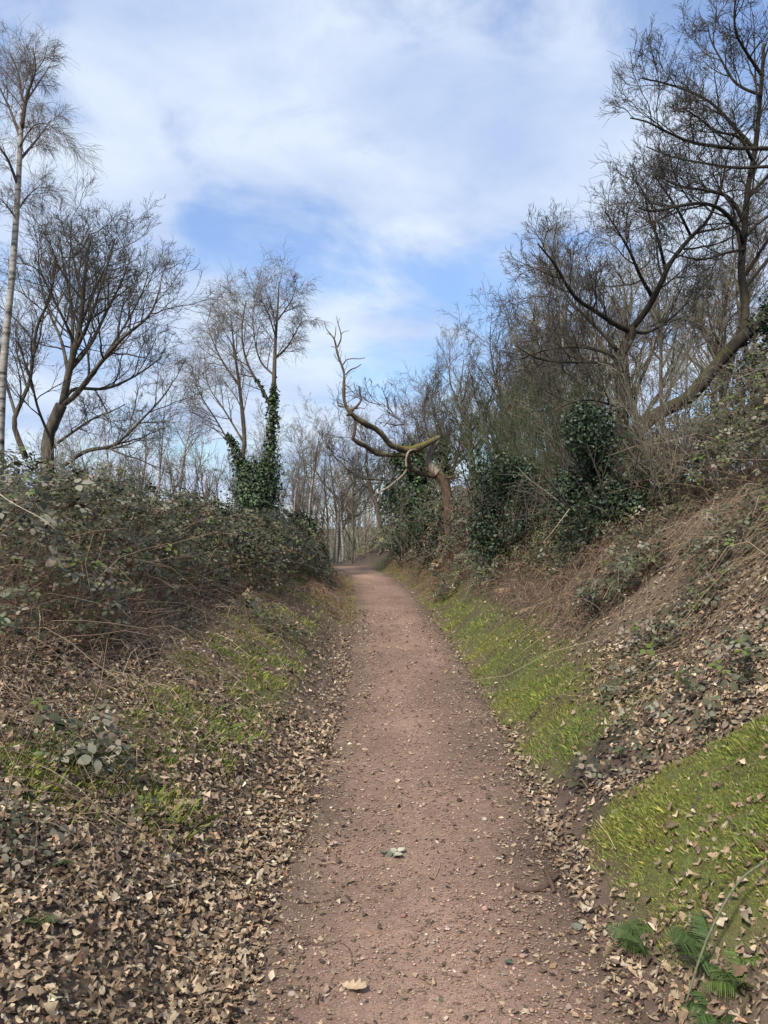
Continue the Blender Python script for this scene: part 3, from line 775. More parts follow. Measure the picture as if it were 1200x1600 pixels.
strand = dl('torn_strip', Q([(806, 975, -.1), (760, 960, -.3), (700, 957, -.7), (670, 985, -.8), (662, 1040, -.8), (668, 1082, -.8), (640, 1125, -.8), (592, 1165, -.9), (545, 1205, -1), (490, 1235, -1.1), (444, 1262, -1.2)]),
            [5, 5, 6, 6.5, 6.5, 7, 6, 5, 6.5, 5.5, 2], M['pale_dead'], 8, 40)
tag(strand, 'long bare grey strip of torn wood hanging down')
dl('branch', Q([(925, 1145), (960, 1140), (1000, 1122), (1030, 1105), (1062, 1094)]), [9, 8, 6, 5, 2.5], M['dead'], 7, 18)
V3, R3, L3 = spawn(A([resample(Q([(330, 745, -1.4), (258, 660, -1.5), (246, 540, -1.5), (235, 400, -1.5), (193, 265, -1.5)]), 14), resample(Q([(640, 950, -.6), (500, 850, -1), (330, 745, -1.4)]), 14)]), np.full((2, 14), .03), A([3.5, 2.5]), 13, .1, .95, 55, .13, 5, .2, (0, 0, .05), .004)
mbx = MB(); lines(mbx, V3, R3, 3, A([.10, .075, .055])); V4, R4, _ = spawn(V3, R3, L3, 2, .3, 1, 45, .5, 3, .2, (0, 0, .05), .003); lines(mbx, V4, R4, 3, A([.10, .075, .055])); mbx.build('fine_shoots', M['twig_dark'], dt, b)['kind'] = 'stuff'
dl('splinter', Q([(770, 1060, -.2), (800, 1085, -.2), (850, 1120, -.2)]), [3, 8, 12], M['dead'], 6, 12)
dl('splinter', Q([(868, 880), (884, 866), (890, 856)]), [12, 9, 4], M['moss_dead'], 6, 10)

# birches
BIRCH_LV = [dict(m=26, t0=.22, t1=1, ang=38, ratio=.27, k=7, wob=.1, trop=(0, 0, .04), sides=4, taper=.55),
            dict(m=8, t0=.15, t1=1, ang=38, ratio=.5, k=6, wob=.12, trop=(0, 0, -.03), sides=3, taper=.3),
            dict(m=7, t0=.15, t1=1, ang=40, ratio=.8, k=4, wob=.13, trop=(0, 0, -.17), sides=3, taper=.2)]
d = 11.5
b = P(-6, 740, d); b[2] = height(b[0], b[1]) - .05
L = lambda *q: PP(q, d)
bl = thing('birch_tree', b, 'tall white trunked birch with drooping twigs rising at the frame edge beside the oak', 'tree')
tr = np.concatenate([[b], L((2, 640), (8, 540), (18, 440), (24, 360), (29, 280), (33, 200), (36, 160))])
limb_mesh('trunk', tr, .074, .03, M['birch'], bl, b, 10, 40, .06)
tops = [(L((34, 200), (42, 150, -.1), (55, 110, -.2), (50, 70, -.2), (40, 50, -.2)), .035, .006), (L((32, 215), (15, 170, .2), (0, 140, .4), (-20, 110, .5)), .03, .006), (L((36, 165), (30, 120, .3), (15, 80, .4), (10, 50, .4)), .025, .005),
        (L((28, 290), (10, 245, -.2), (-15, 215, -.4), (-40, 180, -.5)), .025, .005), (L((31, 250), (60, 215, .2), (78, 190, .3), (90, 175, .4)), .022, .005), (L((36, 165), (60, 130, .3), (80, 100, .4), (92, 90, .4)), .02, .004),
        (L((30, 230), (55, 195, -.4), (85, 200, -.6), (95, 230, -.7)), .015, .004), (L((26, 330), (50, 300, .3), (72, 285, .5), (88, 290, .6)), .013, .004), (L((25, 340), (0, 310, -.3), (-25, 300, -.5)), .015, .004)]
tops = [(resample(p, 30)[:25], a, c) for p, a, c in tops]
for p, a, c in tops: limb_mesh('limb', p, a, c, M['twig_dark'] if a < .02 else M['birch'], bl, b, 6, 16, .05)
for ch in bl.children:
    if ch.name.startswith('limb'):
        at = ch.data.attributes.new('col', 'FLOAT_COLOR', 'POINT'); at.data.foreach_set('color', np.tile(A([.09, .07, .06, 1], np.float32) if False else np.array([.09, .07, .06, 1], np.float32), len(ch.data.vertices)))
        ch.data.materials[0] = M['twig_dark']
mb = crown(tops, [dict(m=10, t0=.12, t1=1, ang=42, ratio=.5, k=6, wob=.12, trop=(0, 0, .02), sides=4, taper=.3), dict(m=8, t0=.15, t1=1, ang=40, ratio=.66, k=6, wob=.12, trop=(0, 0, -.05), sides=3, taper=.2),
                  dict(m=8, t0=.15, t1=1, ang=36, ratio=.95, k=5, wob=.13, trop=(0, 0, -.17), sides=3, taper=.2)], TW_BIRCH, .0016)
mb.build('crown', M['twig_dark'], bl, b)

# ---- prototypes for the wood behind
def proto(kind, H, seed):
    """meshes of a free standing tree of height H, base at the origin"""
    global rng
    keep = rng; rng = np.random.default_rng(seed)
    z = np.zeros
    if kind == 'birch':
        tp, trr = grow(z((1, 3)), A([[.04 * rng.normal(), .04 * rng.normal(), 1.]]), A([H]), A([H * .0105]), A([.008]), 16, .045, (0, 0, .03))
        lv = BIRCH_LV; cols = TW_BIRCH; limbs = [(tp[0], H * .0105, .008)]
        mat = M['birch']; rmin = .0034
    elif kind == 'oak':
        tp, trr = grow(z((1, 3)), A([[0, 0, 1.]]), A([H * .55]), A([H * .02]), A([H * .011]), 12, .07, (0, 0, .05))
        Pl, R, LL = spawn(tp, trr, A([H]), 9, .45, 1, 45, .62, 12, .15, (0, 0, .06), .012, .7, .3, .25)
        limbs = [(Pl[i], R[i, 0], R[i, -1]) for i in range(9)]
        lv = [dict(OAK_LV[0], m=8), dict(OAK_LV[1], m=7, k=5), dict(OAK_LV[2], m=5), dict(OAK_LV[3], m=2)]; cols = TW_OAK; mat = M['oak']; rmin = .0048
    elif kind == 'slim':
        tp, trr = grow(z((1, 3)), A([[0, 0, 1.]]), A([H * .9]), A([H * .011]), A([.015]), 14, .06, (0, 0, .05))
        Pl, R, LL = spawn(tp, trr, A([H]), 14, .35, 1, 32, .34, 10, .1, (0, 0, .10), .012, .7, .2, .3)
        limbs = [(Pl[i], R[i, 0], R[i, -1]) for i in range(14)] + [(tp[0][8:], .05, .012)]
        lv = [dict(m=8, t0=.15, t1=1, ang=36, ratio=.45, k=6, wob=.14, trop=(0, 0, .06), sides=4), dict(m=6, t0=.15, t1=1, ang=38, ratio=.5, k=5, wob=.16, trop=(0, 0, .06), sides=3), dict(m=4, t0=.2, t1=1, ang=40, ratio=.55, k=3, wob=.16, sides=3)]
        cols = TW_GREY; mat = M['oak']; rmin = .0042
    else:                                                     # hazel like scrub, many stems
        n = 8
        D = rng.normal(0, .33, (n, 3)); D[:, 2] = 1
        tp, trr = grow(rng.normal(0, .12, (n, 3)) * A([1, 1, 0]), D, H * rng.uniform(.7, 1, n), np.full(n, H * .006), np.full(n, .006), 12, .06, (0, 0, .03))
        limbs = [(tp[i], trr[i, 0], trr[i, -1]) for i in range(n)]
        lv = [dict(m=9, t0=.2, t1=1, ang=35, ratio=.36, k=6, wob=.12, trop=(0, 0, .05), sides=3), dict(m=6, t0=.15, t1=1, ang=38, ratio=.5, k=4, wob=.16, trop=(0, 0, .04), sides=3), dict(m=3, t0=.2, t1=1, ang=40, ratio=.5, k=3, wob=.16, sides=3)]
        cols = TW_GREY; mat = M['oak']; rmin = .0032
    parts = []
    o0 = A([0, 0, 0.])
    if kind == 'scrub':
        for p, a, c in limbs: parts.append(('stem', limb_mesh('stem', p, a, c, mat, None, o0, 5, 14, .05)))
    else:
        tt = tp[0].copy(); tt[0, 2] -= .3
        parts.append(('trunk', limb_mesh('trunk', tt, trr[0, 0], trr[0, -1], mat, None, o0, 8, 24, .08)))
        if kind != 'birch':
            for p, a, c in limbs[:9]: parts.append(('limb', limb_mesh('limb', p, a, c, mat, None, o0, 6, 14, .06)))
    mb = crown(limbs, lv, cols, rmin)
    parts.append(('crown', mb.build('crown', M['twig_dark'], None)))
    data = [(n_, o.data) for n_, o in parts]
    for _, o in parts: bpy.data.objects.remove(o)
    top = max(float(v) for v in [np.concatenate(mb.V)[:, 2].max()])
    rng = keep
    return data, top
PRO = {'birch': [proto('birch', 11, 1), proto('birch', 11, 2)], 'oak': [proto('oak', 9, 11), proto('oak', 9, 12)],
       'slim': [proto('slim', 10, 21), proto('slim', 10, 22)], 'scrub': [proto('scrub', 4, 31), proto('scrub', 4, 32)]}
TNAME = {'birch': 'birch_tree', 'oak': 'oak_tree', 'slim': 'slender_tree', 'scrub': 'hazel_shrub'}
def plant(kind, i, px, d, top, rot, label, group=None, wide=1.0, cat=None):
    data, h = PRO[kind][i % len(PRO[kind])]
    b = ground_at(px, d)
    H = EYE + (HOR - top) * d / FPX - b[2]
    t = thing(TNAME[kind], b, label, cat or ('shrub' if kind == 'scrub' else 'tree'), group)
    sc = H / h
    t.scale = (sc * wide, sc * wide, sc); t.rotation_euler = (0, 0, rot)
    for n_, me in data: link(n_, me, t)
    return t
plant('birch', 0, 243, 24, 545, .3, 'pale thin birch standing behind the tip of the oak boughs', wide=.9)
plant('birch', 1, 268, 27, 520, 1.9, 'slim birch just beside the ivy birches on their bramble side', wide=.9)
plant('birch', 2, 180, 23, 560, 4.1, 'thin pale birch seen through the lower boughs of the many stemmed oak', wide=.8)
plant('birch', 2, 455, 31, 625, .5, 'slim birch directly behind the ivy clad birches', wide=.9)
plant('birch', 0, 482, 33, 622, 2.2, 'fine twigged birch between the ivy birches and the path end')
plant('slim', 0, 512, 34, 640, 1.0, 'slender dark trunk rising where the path turns out of sight')
plant('slim', 1, 549, 31, 655, 2.6, 'straight bare tree standing at the crest of the path')
plant('birch', 1, 536, 36, 640, 3.3, 'pale slim birch behind the crest of the path')
plant('oak', 0, 600, 34, 610, .8, 'spreading bare oak behind the mossy arm of the dead tree', wide=1.1)
plant('oak', 1, 748, 23, 470, 2.0, 'tall bare oak behind the dead trunk and above the holly', wide=.85)
plant('oak', 2, 690, 28, 570, 4.0, 'bare oak crown between the ivy covered tree and the tall oak')
plant('slim', 0, 830, 17, 350, .4, 'grey twiggy tree rising above the broom scrub on the bank', wide=1.1)
plant('birch', 1, 905, 16, 345, 5.1, 'white trunked birch standing behind the two hollies')
plant('slim', 1, 950, 15, 310, 3.0, 'upright grey tree behind the elbowed oak', wide=1.2)
plant('slim', 0, 1100, 15, 290, 5.0, 'straight grey tree behind the leaning mossy oak', wide=1.2)
plant('oak', 0, 1010, 19, 300, 1.3, 'broad bare oak at the back of the bank wood', wide=1.0)
plant('oak', 2, 870, 22, 400, 5.5, 'bare oak filling the gap behind the white trunked birch')
plant('slim', 1, 1180, 14, 240, 1.1, 'grey tree at the frame edge behind the overhanging limbs', wide=1.1)
plant('oak', 1, 655, 27, 585, 3.9, 'bare oak crown just above the ivy smothered tree')
plant('slim', 0, 700, 24, 545, 2.4, 'brown twigged tree directly behind the dead trunk', wide=1.2)
plant('oak', 0, 790, 20, 430, 4.6, 'tall fine twigged oak rising behind the rounded holly', wide=.9)
plant('slim', 1, 745, 22, 500, .2, 'slender tree between the dead oak and the rounded holly', wide=1.2)
plant('slim', 1, 865, 18, 345, 1.7, 'upright twiggy tree beside the white trunked birch', wide=1.2)
plant('oak', 1, 930, 20, 330, 3.4, 'bare oak crown seen through the elbowed oak', wide=.9)
plant('slim', 0, 1045, 16, 300, 2.9, 'grey tree between the elbowed oak and the leaning oak', wide=1.2)
plant('oak', 0, 1130, 18, 250, 5.6, 'high bare oak behind the overhanging limbs', wide=.9)
plant('scrub', 0, 715, 21, 690, 1.2, 'bare brown bush around the foot of the dead oak')
plant('scrub', 1, 640, 22, 740, 2.8, 'low brown bush on the bank crest by the ivy smothered tree')
plant('scrub', 0, 930, 11.5, 560, .7, 'bare bush between the birch and the large holly')
plant('scrub', 0, 1055, 8.6, 470, .2, 'tall thin hazel stems sprouting in front of the leaning oak', wide=.75)
plant('scrub', 1, 1000, 9.3, 520, 1.6, 'thin stemmed shrub growing out of the holly top', wide=.7)
plant('scrub', 0, 870, 13, 560, 3.1, 'thin grey shrub between the two hollies', wide=.9)
plant('scrub', 1, 800, 15, 610, 4.4, 'twiggy shrub rising just behind the rounded holly')
plant('scrub', 1, 1140, 8.0, 560, 2.2, 'arching bare shrub among the brambles under the leaning oak', wide=.8)
plant('scrub', 0, 115, 9.5, 640, 2.0, 'twiggy shrub poking out of the bramble thicket below the oak', wide=.8)
plant('scrub', 1, 300, 17, 690, .9, 'brown twiggy bush beyond the bramble thicket near the ivy birches')
ORD = ['first', 'second', 'third', 'fourth', 'fifth', 'sixth', 'seventh', 'eighth', 'ninth', 'tenth', 'eleventh', 'twelfth']
KN = {'slim': 'slender tree', 'birch': 'thin birch', 'oak': 'spreading oak', 'scrub': 'low scrub bush'}
rr = np.random.default_rng(99)
far_trees = []
for k in range(36):
    side = k < 22
    px = rr.uniform(-40, 690) if side else rr.uniform(640, 1240)
    dd = rr.uniform(34, 52) if side else rr.uniform(22, 38)
    top = rr.uniform(600, 680) if side else np.interp(px, [560, 700, 850, 1200], [630, 570, 440, 380]) + rr.uniform(-10, 50)
    kind = ['slim', 'birch', 'oak', 'slim', 'scrub'][k % 5]
    if kind == 'scrub': top += 60
    far_trees.append((side, kind, px, dd, top, k))
count = {}
for side, kind, px, dd, top, k in sorted(far_trees, key=lambda q: q[2]):
    c = count.get((side, kind), 0); count[(side, kind)] = c + 1
    lab = ORD[c] + ' ' + KN[kind] + (' in the far wood beyond the bend, from left' if side else ' in the wood on the steep bank, counted from left')
    plant(kind, k, px, dd, top, rr.uniform(0, 6.28), lab, 'far wood beyond the bend' if side else 'wood on top of the steep bank', rr.uniform(.9, 1.2))
# the far off wood, one mass
mb = MB(); n = 140
dd = rng.uniform(52, 115, n); X = (np.where(rng.random(n) < .4, rng.uniform(460, 640, n), rng.uniform(-150, 1350, n)) - 600) * dd / FPX
S0 = np.stack([X, dd, height(X, dd) - .3], -1)
hh = rng.uniform(7, 12, n) * (.6 + .7 * vnoise(X * .08, dd * .05, 111))
Pl, R_ = grow(S0, np.tile(A([0, 0, 1.]), (n, 1)) + rng.normal(0, .06, (n, 3)), hh, np.full(n, .13), np.full(n, .03), 7, .05)
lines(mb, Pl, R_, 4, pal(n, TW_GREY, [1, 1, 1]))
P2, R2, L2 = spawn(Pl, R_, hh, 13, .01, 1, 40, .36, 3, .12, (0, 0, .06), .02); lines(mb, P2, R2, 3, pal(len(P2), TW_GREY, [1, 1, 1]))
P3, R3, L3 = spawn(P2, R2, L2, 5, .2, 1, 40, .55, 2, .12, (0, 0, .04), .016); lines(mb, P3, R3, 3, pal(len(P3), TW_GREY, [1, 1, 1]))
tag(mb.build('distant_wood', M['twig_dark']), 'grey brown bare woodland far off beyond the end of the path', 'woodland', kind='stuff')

# ---- ivy birches on the left of the path
IVYC = [(.022, .042, .014), (.035, .06, .02), (.05, .085, .028), (.016, .03, .012)]
def leaf_cloud(mb, pos, nor, size, cols, wts, tpl=OVATE, curl=.3, bri=.3):
    if tpl is OVATE: tpl = DIAM
    N = len(pos)
    V, F = place(tpl, pos, nor, rng.uniform(0, 6.28, N), size, rng.normal(0, curl, (N, 3)), rng.uniform(.8, 1.25, N), rng.uniform(-.3, .5, N))
    mb.add(V, F, rep(pal(N, cols, wts, .15, bri), len(tpl[0])))
def ivy(line, r0, r1, n, size):
    p = resample(line, 60); t = rng.random(n) ** .85; f = t * 58.9; i = f.astype(int)
    c = p[i] + (p[i + 1] - p[i]) * (f - i)[:, None]
    o = rng.normal(0, 1, (n, 3)); o[:, 2] *= .4; o = nrm(o)
    rad = (r0 + (r1 - r0) * t) * (.35 + .75 * rng.random(n)) * (.45 + 1.1 * vnoise(t * 14 + 3, o[:, 0] * 2 + 5, 81))
    return c + o * rad[:, None], o + rng.normal(0, .4, (n, 3)) + A([0, -.2, .5])
d = 20.0
b = P(408, 820, d); b[2] = height(b[0], b[1]) - .05
L = lambda *q: PP(q, d)
ib = thing('ivy_birch_tree', b, 'two stemmed birch clad in dark ivy standing left of the path bend', 'tree')
st1 = np.concatenate([[b + A([.2, 0, 0])], L((420, 760), (424, 690), (428, 600), (430, 540), (434, 480), (436, 440))])
st2 = np.concatenate([[b + A([-.1, 0, 0])], L((386, 770), (378, 720), (382, 690), (376, 620), (368, 560), (362, 510), (360, 490))])
st3 = L((424, 640), (412, 612), (398, 590), (384, 560), (378, 520), (384, 470))
limb_mesh('trunk', st1, .13, .015, M['oak'], ib, b, 9, 34); limb_mesh('trunk', st2, .11, .012, M['oak'], ib, b, 9, 34)
limbs = [(st1[3:], .08, .012), (st2[3:], .06, .01), (st3, .05, .01), (L((430, 560), (450, 540), (470, 505), (480, 500)), .035, .006), (L((374, 720, -.3), (340, 660, -.5), (310, 610, -.8), (305, 570, -.9)), .03, .006),
         (L((432, 590), (405, 560, .4), (395, 500, .6), (400, 455, .7)), .03, .006), (L((372, 600), (345, 560, .4), (325, 510, .6), (330, 485, .7)), .035, .006), (L((380, 690), (350, 640, .6), (325, 600, 1), (318, 540, 1.2)), .03, .006),
         (L((432, 530), (415, 480, -.4), (395, 455, -.6)), .025, .005), (L((434, 500), (455, 470, -.4), (465, 440, -.6)), .025, .005)]
for p, a, c in limbs[2:]: limb_mesh('limb', p, a, c, M['oak'], ib, b, 6, 16, .05)
crown(limbs, [dict(m=11, t0=.15, t1=1, ang=40, ratio=.42, k=6, wob=.1, trop=(0, 0, .03), sides=4, taper=.3), dict(m=8, t0=.15, t1=1, ang=40, ratio=.6, k=5, wob=.12, trop=(0, 0, -.04), sides=3, taper=.2),
              dict(m=7, t0=.15, t1=1, ang=36, ratio=1., k=4, wob=.13, trop=(0, 0, -.2), sides=3, taper=.2)], TW_BIRCH, .0028).build('crown', M['twig_dark'], ib, b)
mb = MB()
for ln, r0, r1, n in [(st1[:4], .5, .07, 2600), (st2[:3], .5, .16, 1500), (L((385, 740), (372, 715), (362, 690), (356, 680)), .28, .06, 700), (st3[:3], .08, .03, 80), (L((400, 815), (402, 765), (404, 725)), .8, .42, 3200)]:
    p, nn = ivy(ln, r0, r1, n, .1); leaf_cloud(mb, p, nn, rng.uniform(.05, .11, n), IVYC, [3, 3, 2, 2], DIAM)
mb.build('ivy', M['ever'], ib, b)

# ---- ivy smothered tree behind the dead oak
d = 24.0
b = P(655, 820, d); b[2] = height(b[0], b[1]) - .05
L = lambda *q: PP(q, d)
it = thing('ivy_tree', b, 'tree smothered in dark green ivy behind the dead oak', 'tree')
st = np.concatenate([[b], L((654, 770), (652, 735), (648, 700))])
limb_mesh('trunk', st, .16, .05, M['oak'], it, b, 9, 24)
st_b = np.concatenate([[b + A([.9, .3, 0])], L((690, 760), (692, 720), (688, 680))])
limb_mesh('trunk', st_b, .12, .05, M['oak'], it, b, 9, 24)
mb = MB()
for ln, r0, r1, n in [(st, .85, .45, 5500), (st_b, .5, .25, 2200), (L((622, 800), (625, 760)), .6, .5, 1800), (L((650, 740), (628, 720), (615, 716)), .4, .25, 800), (L((670, 745), (690, 735), (705, 745)), .45, .3, 900)]:
    p, nn = ivy(ln, r0, r1, n, .1); leaf_cloud(mb, p, nn, rng.uniform(.06, .13, n), IVYC, [3, 3, 2, 2], DIAM)
mb.build('ivy', M['ever'], it, b)
crown([(st[1:], .06, .02), (L((650, 690), (620, 650, -.4), (590, 630, -.7), (560, 640, -1)), .05, .01), (L((648, 700), (600, 710, -.5), (560, 690, -1), (530, 660, -1.2)), .05, .008), (L((652, 660), (670, 620), (690, 600)), .04, .01),
       (L((640, 745), (600, 750, -.3), (560, 738, -.6), (540, 715, -.8)), .05, .008)], [OAK_LV[0], dict(OAK_LV[1], m=6), dict(OAK_LV[2], m=4)], TW_OAK, .006).build('crown', M['twig_dark'], it, b)

# ------------------------------------------------------------------ hollies and other evergreens
HOLC = [(.022, .040, .018), (.034, .056, .026), (.05, .075, .038), (.014, .026, .012)]
def bush(name, label, px, d, wpx, hpx, n, cols, size, lift=0, cat='bush', group=None, lobes=16, dens_in=.35):
    b = ground_at(px, d); b[2] -= .05
    w = wpx * d / FPX / 2; h = hpx * d / FPX
    t = thing(name, b, label, cat, group)
    # stems
    m = 10; D = rng.normal(0, .4, (m, 3)); D[:, 2] = 1
    Sp, Sr = grow(rng.normal(0, .15 * w, (m, 3)) * A([1, 1, 0]), D, np.full(m, h * .8), np.full(m, .018), np.full(m, .006), 8, .1)
    sm = MB(); lines(sm, Sp, Sr, 4, pal(m, TW_OAK, [1, 1, 1]))
    Sp2, Sr2, _ = spawn(Sp, Sr, np.full(m, h * .8), 12, .3, 1, 45, .4, 5, .15); lines(sm, Sp2, Sr2, 3, pal(len(Sp2), TW_OAK, [1, 1, 1]))
    sm.build('stems', M['twig_dark'], t)
    mb = MB()
    lc = np.stack([rng.uniform(-.62, .62, lobes) * w, rng.uniform(-.6, .6, lobes) * w, rng.uniform(.18, .8, lobes) * h], -1)
    lr = rng.uniform(.16, .46, lobes) * min(w, h * .55)
    lc = np.concatenate([lc, [[0, 0, h * .72], [0, -.3 * w, h * .35]]]); lr = np.concatenate([lr, [w * .5, w * .7]])
    k = rng.integers(0, len(lc), n)
    o = nrm(rng.normal(0, 1, (n, 3)))
    rad = lr[k] * np.where(rng.random(n) < dens_in, rng.random(n), 1 + rng.normal(0, .13, n))
    p = lc[k] + o * rad[:, None] * A([1, 1, 1.1])
    keep = p[:, 2] > 0.02; p, o = p[keep], o[keep]
    leaf_cloud(mb, p, o + rng.normal(0, .55, p.shape) + A([0, 0, .4]), rng.uniform(.7, 1.3, len(p)) * size, cols, [3, 3, 2, 2], OVATE)
    mb.build('foliage', M['ever'], t)
    return t
bush('holly_bush', 'rounded dark glossy holly on the bank beside the path bend', 786, 12.5, 130, 210, 6500, HOLC, .05)
bush('holly_bush', 'large black green holly below the elbowed oak', 945, 9.3, 170, 250, 9500, HOLC, .045, lobes=12)
bush('holly_bush', 'dark evergreen at the frame edge above the brambles', 1225, 9.8, 130, 330, 4500, HOLC, .05)
bush('laurel_bush', 'low rounded green bush at the path end left of the crest', 478, 21, 90, 90, 2600, IVYC, .08)
bush('evergreen_bush', 'small dark evergreen on the skyline left of the ivy birches', 268, 19, 60, 110, 1600, HOLC, .07)
bush('evergreen_bush', 'dark low evergreen behind the brown bank below the ivy tree', 636, 23, 70, 62, 1800, HOLC, .07)
bush('evergreen_bush', 'dark low evergreen just beside the foot of the dead oak', 668, 20, 90, 90, 2200, HOLC, .065)
# broom: thin green whips
def broom(px, d, wpx, hpx, n, label):
    b = ground_at(px, d); w = wpx * d / FPX / 2; h = hpx * d / FPX
    t = thing('broom_shrub', b, label, 'shrub')
    D = rng.normal(0, .35, (40, 3)); D[:, 2] = 1
    s0 = rng.normal(0, .4 * w, (40, 3)) * A([1, 1, 0])
    Pl, R = grow(s0, D, h * rng.uniform(.6, 1, 40), np.full(40, .012), np.full(40, .004), 8, .08, (0, 0, .03))
    m = MB(); lines(m, Pl, R, 4, pal(40, [(.06, .06, .03)], [1]))
    m.build('stems', M['twig_dark'], t)
    m = MB()
    P2, R2, L2 = spawn(Pl, R, np.full(40, h), n // 50, .15, 1, 28, .32, 4, .1, (0, 0, .08), .003)
    lines(m, P2, R2, 3, pal(len(P2), [(.04, .062, .026), (.06, .078, .036), (.085, .085, .05)], [3, 2, 1]))
    P3, R3, _ = spawn(P2, R2, L2, 3, .2, 1, 30, .5, 2, .1, (0, 0, .05), .003)
    lines(m, P3, R3, 3, pal(len(P3), [(.04, .062, .026), (.06, .078, .036), (.085, .085, .05)], [3, 2, 1]))
    m.build('whips', M['twig_dark'], t)
broom(822, 15, 120, 260, 1200, 'feathery green broom behind the rounded holly')
broom(905, 13, 120, 230, 1000, 'dull green broom scrub between the hollies under the birch')
broom(170, 9.5, 130, 170, 900, 'green whippy broom on top of the bramble thicket')
broom(215, 14, 110, 120, 700, 'fine dull green scrub at the back of the bramble thicket')

# ------------------------------------------------------------------ brambles
BRC = [(.058, .058, .026), (.092, .090, .050), (.030, .034, .013), (.19, .18, .125), (.10, .125, .022), (.13, .085, .045)]
BRW = [4, 2.8, 3.6, 1.0, .8, 1.2]
CANE = [(.115, .075, .05), (.16, .11, .075), (.075, .05, .037), (.25, .19, .135), (.07, .065, .035)]
CANEW = [3, 2.5, 2.5, 1, .8]
# three leaflets as one spray of leaf
def trifoliate(tpl):
    V, F = tpl; o = []; f = []
    for k, (a, s, off) in enumerate([(0, 1, .30), (1.45, .85, .22), (-1.45, .85, .22)]):
        W = V.copy() * s; W[:, 1] += off; W[:, 2] += -.35 * W[:, 0] ** 2 - .25 * (W[:, 1] - .4) ** 2 + np.abs(W[:, 0]) * .18
        c, q = math.cos(a), math.sin(a)
        o.append(np.stack([W[:, 0] * c - W[:, 1] * q, W[:, 0] * q + W[:, 1] * c, W[:, 2]], -1)); f.append(F + k * len(V))
    return np.concatenate(o), np.concatenate(f)
TRI = trifoliate(OVATE_HI); TRI_MD = trifoliate(OVATE); TRI_LO = trifoliate(OVATE_LO); TRI_DI = trifoliate(DIAM)
tri_meshes = []
for i in range(10):
    c = pal(1, [BRC[[0, 1, 3, 1, 0, 3, 4, 0, 1, 2][i]]], [1], .1, .15)
    V = TRI[0] * A([1, 1, rng.uniform(.6, 1.5)])
    o = mk('bramble_leaf', V, TRI[1], M['bramble'], None, rep(c, len(V)), True); tri_meshes.append(o.data); bpy.data.objects.remove(o)
def bramble(label, xr, yr, region, Hfun, n_leaf, n_cane, n_dead, leaf, n_big=0, top_bias=1.6, group=None, name='bramble_thicket', low=.3, cat='bramble', ncol=None):
    """a thicket over a patch of ground: canes, dead stems, leaves"""
    cx_, cy_ = (xr[0] + xr[1]) / 2, (yr[0] + yr[1]) / 2
    b = A([cx_, cy_, float(height(cx_, cy_))])
    t = thing(name, b, label, cat, group)
    def pick(n):
        x = np.empty(0); y = np.empty(0)
        for _ in range(30):
            a = rng.uniform(*xr, n); c = rng.uniform(*yr, n); k = rng.random(n) < region(a, c)
            x = np.concatenate([x, a[k]]); y = np.concatenate([y, c[k]])
            if len(x) >= n: break
        return x[:n], y[:n]
    # arching canes
    x, y = pick(n_cane); n_ = len(x)
    H = Hfun(x, y)
    D = rng.normal(0, .6, (n_, 3)); D[:, 2] = 1
    Pl, R = grow(np.stack([x, y, height(x, y) - .02], -1), D, H * rng.uniform(.7, 1.45, n_) + .05, np.full(n_, .003), np.full(n_, .0015), 7, .17, (0, 0, -.19))
    mb = MB(); lines(mb, Pl, R, 3, pal(n_, CANE, CANEW, .1, .25))
    mb.build('canes', M['stem'], t, b)['kind'] = 'stuff'
    x, y = pick(max(6, int(n_dead * .32))); n_ = len(x); H = Hfun(x, y)
    D = rng.normal(0, .8, (n_, 3)); D[:, 2] += .3
    Pl, R = grow(np.stack([x, y, height(x, y) + H * rng.random(n_) ** 1.3 * .85], -1), D, rng.uniform(.12, .5, n_), np.full(n_, .0024), np.full(n_, .0013), 3, .3)
    mb = MB(); lines(mb, Pl, R, 3, pal(n_, CANE, [3, 3, 2, 1, .3], .1, .3))
    tag(mb.build('dead_stems', M['stem'], t, b), kind='stuff')
    # leaves
    x, y = pick(n_leaf); N = len(x); H = Hfun(x, y)
    s = 1 - (1 - low) * rng.random(N) ** top_bias
    pos = np.stack([x, y, height(x, y) + H * s + rng.normal(0, .04, N)], -1)
    nor = gnormal(x, y, .4) * .7 + rng.normal(0, .5, (N, 3)) + A([0, -.25, .55])
    nor[:, 0] += np.where(x - xc(y) < 0, .25, -.25)
    size = leaf * np.exp(rng.normal(0, .28, N)); yaw = rng.uniform(0, 6.28, N)
    k = inframe(pos, 30); pos, nor, size, yaw = pos[k], nor[k], size[k], yaw[k]; N = len(pos)
    if n_big:
        vis = size / np.linalg.norm(pos - A([0, 0, EYE]), axis=1) * (1 + rng.random(N)) * np.where(s[k] > .7, 1.6, 1)
        r = np.argsort(-vis)[:n_big]; m = np.zeros(N, bool); m[r] = True
        for p, nn, yw, sz in zip(pos[m] - b, nor[m], yaw[m], size[m]):
            o = link('bramble_leaf', tri_meshes[int(rng.choice(10))], t)
            o.matrix_local = frame(p, nn, yw, sz)
        pos, nor, size, yaw = pos[~m], nor[~m], size[~m], yaw[~m]; N = len(pos)
    if N == 0: return t
    T_ = TRI_MD if yr[1] < 7 else (TRI_LO if yr[1] < 9.5 else TRI_DI)
    V, F = place(T_, pos, nor, yaw, size)
    mb = MB(); mb.add(V, F, rep(pal(N, ncol or BRC, BRW, .12, .25), len(T_[0])))
    tag(mb.build('leaves', M['bramble'], t, b), kind='stuff')
    return t
def left_H(x, y):
    u = -(x - xc(y))
    return (.25 + .82 * sstep(1.9, 2.8, u)) * (.3 + .65 * fbm(x * 1.1, y * 1.1, 91) + .8 * fbm(x * 3.3, y * 3.3, 92))
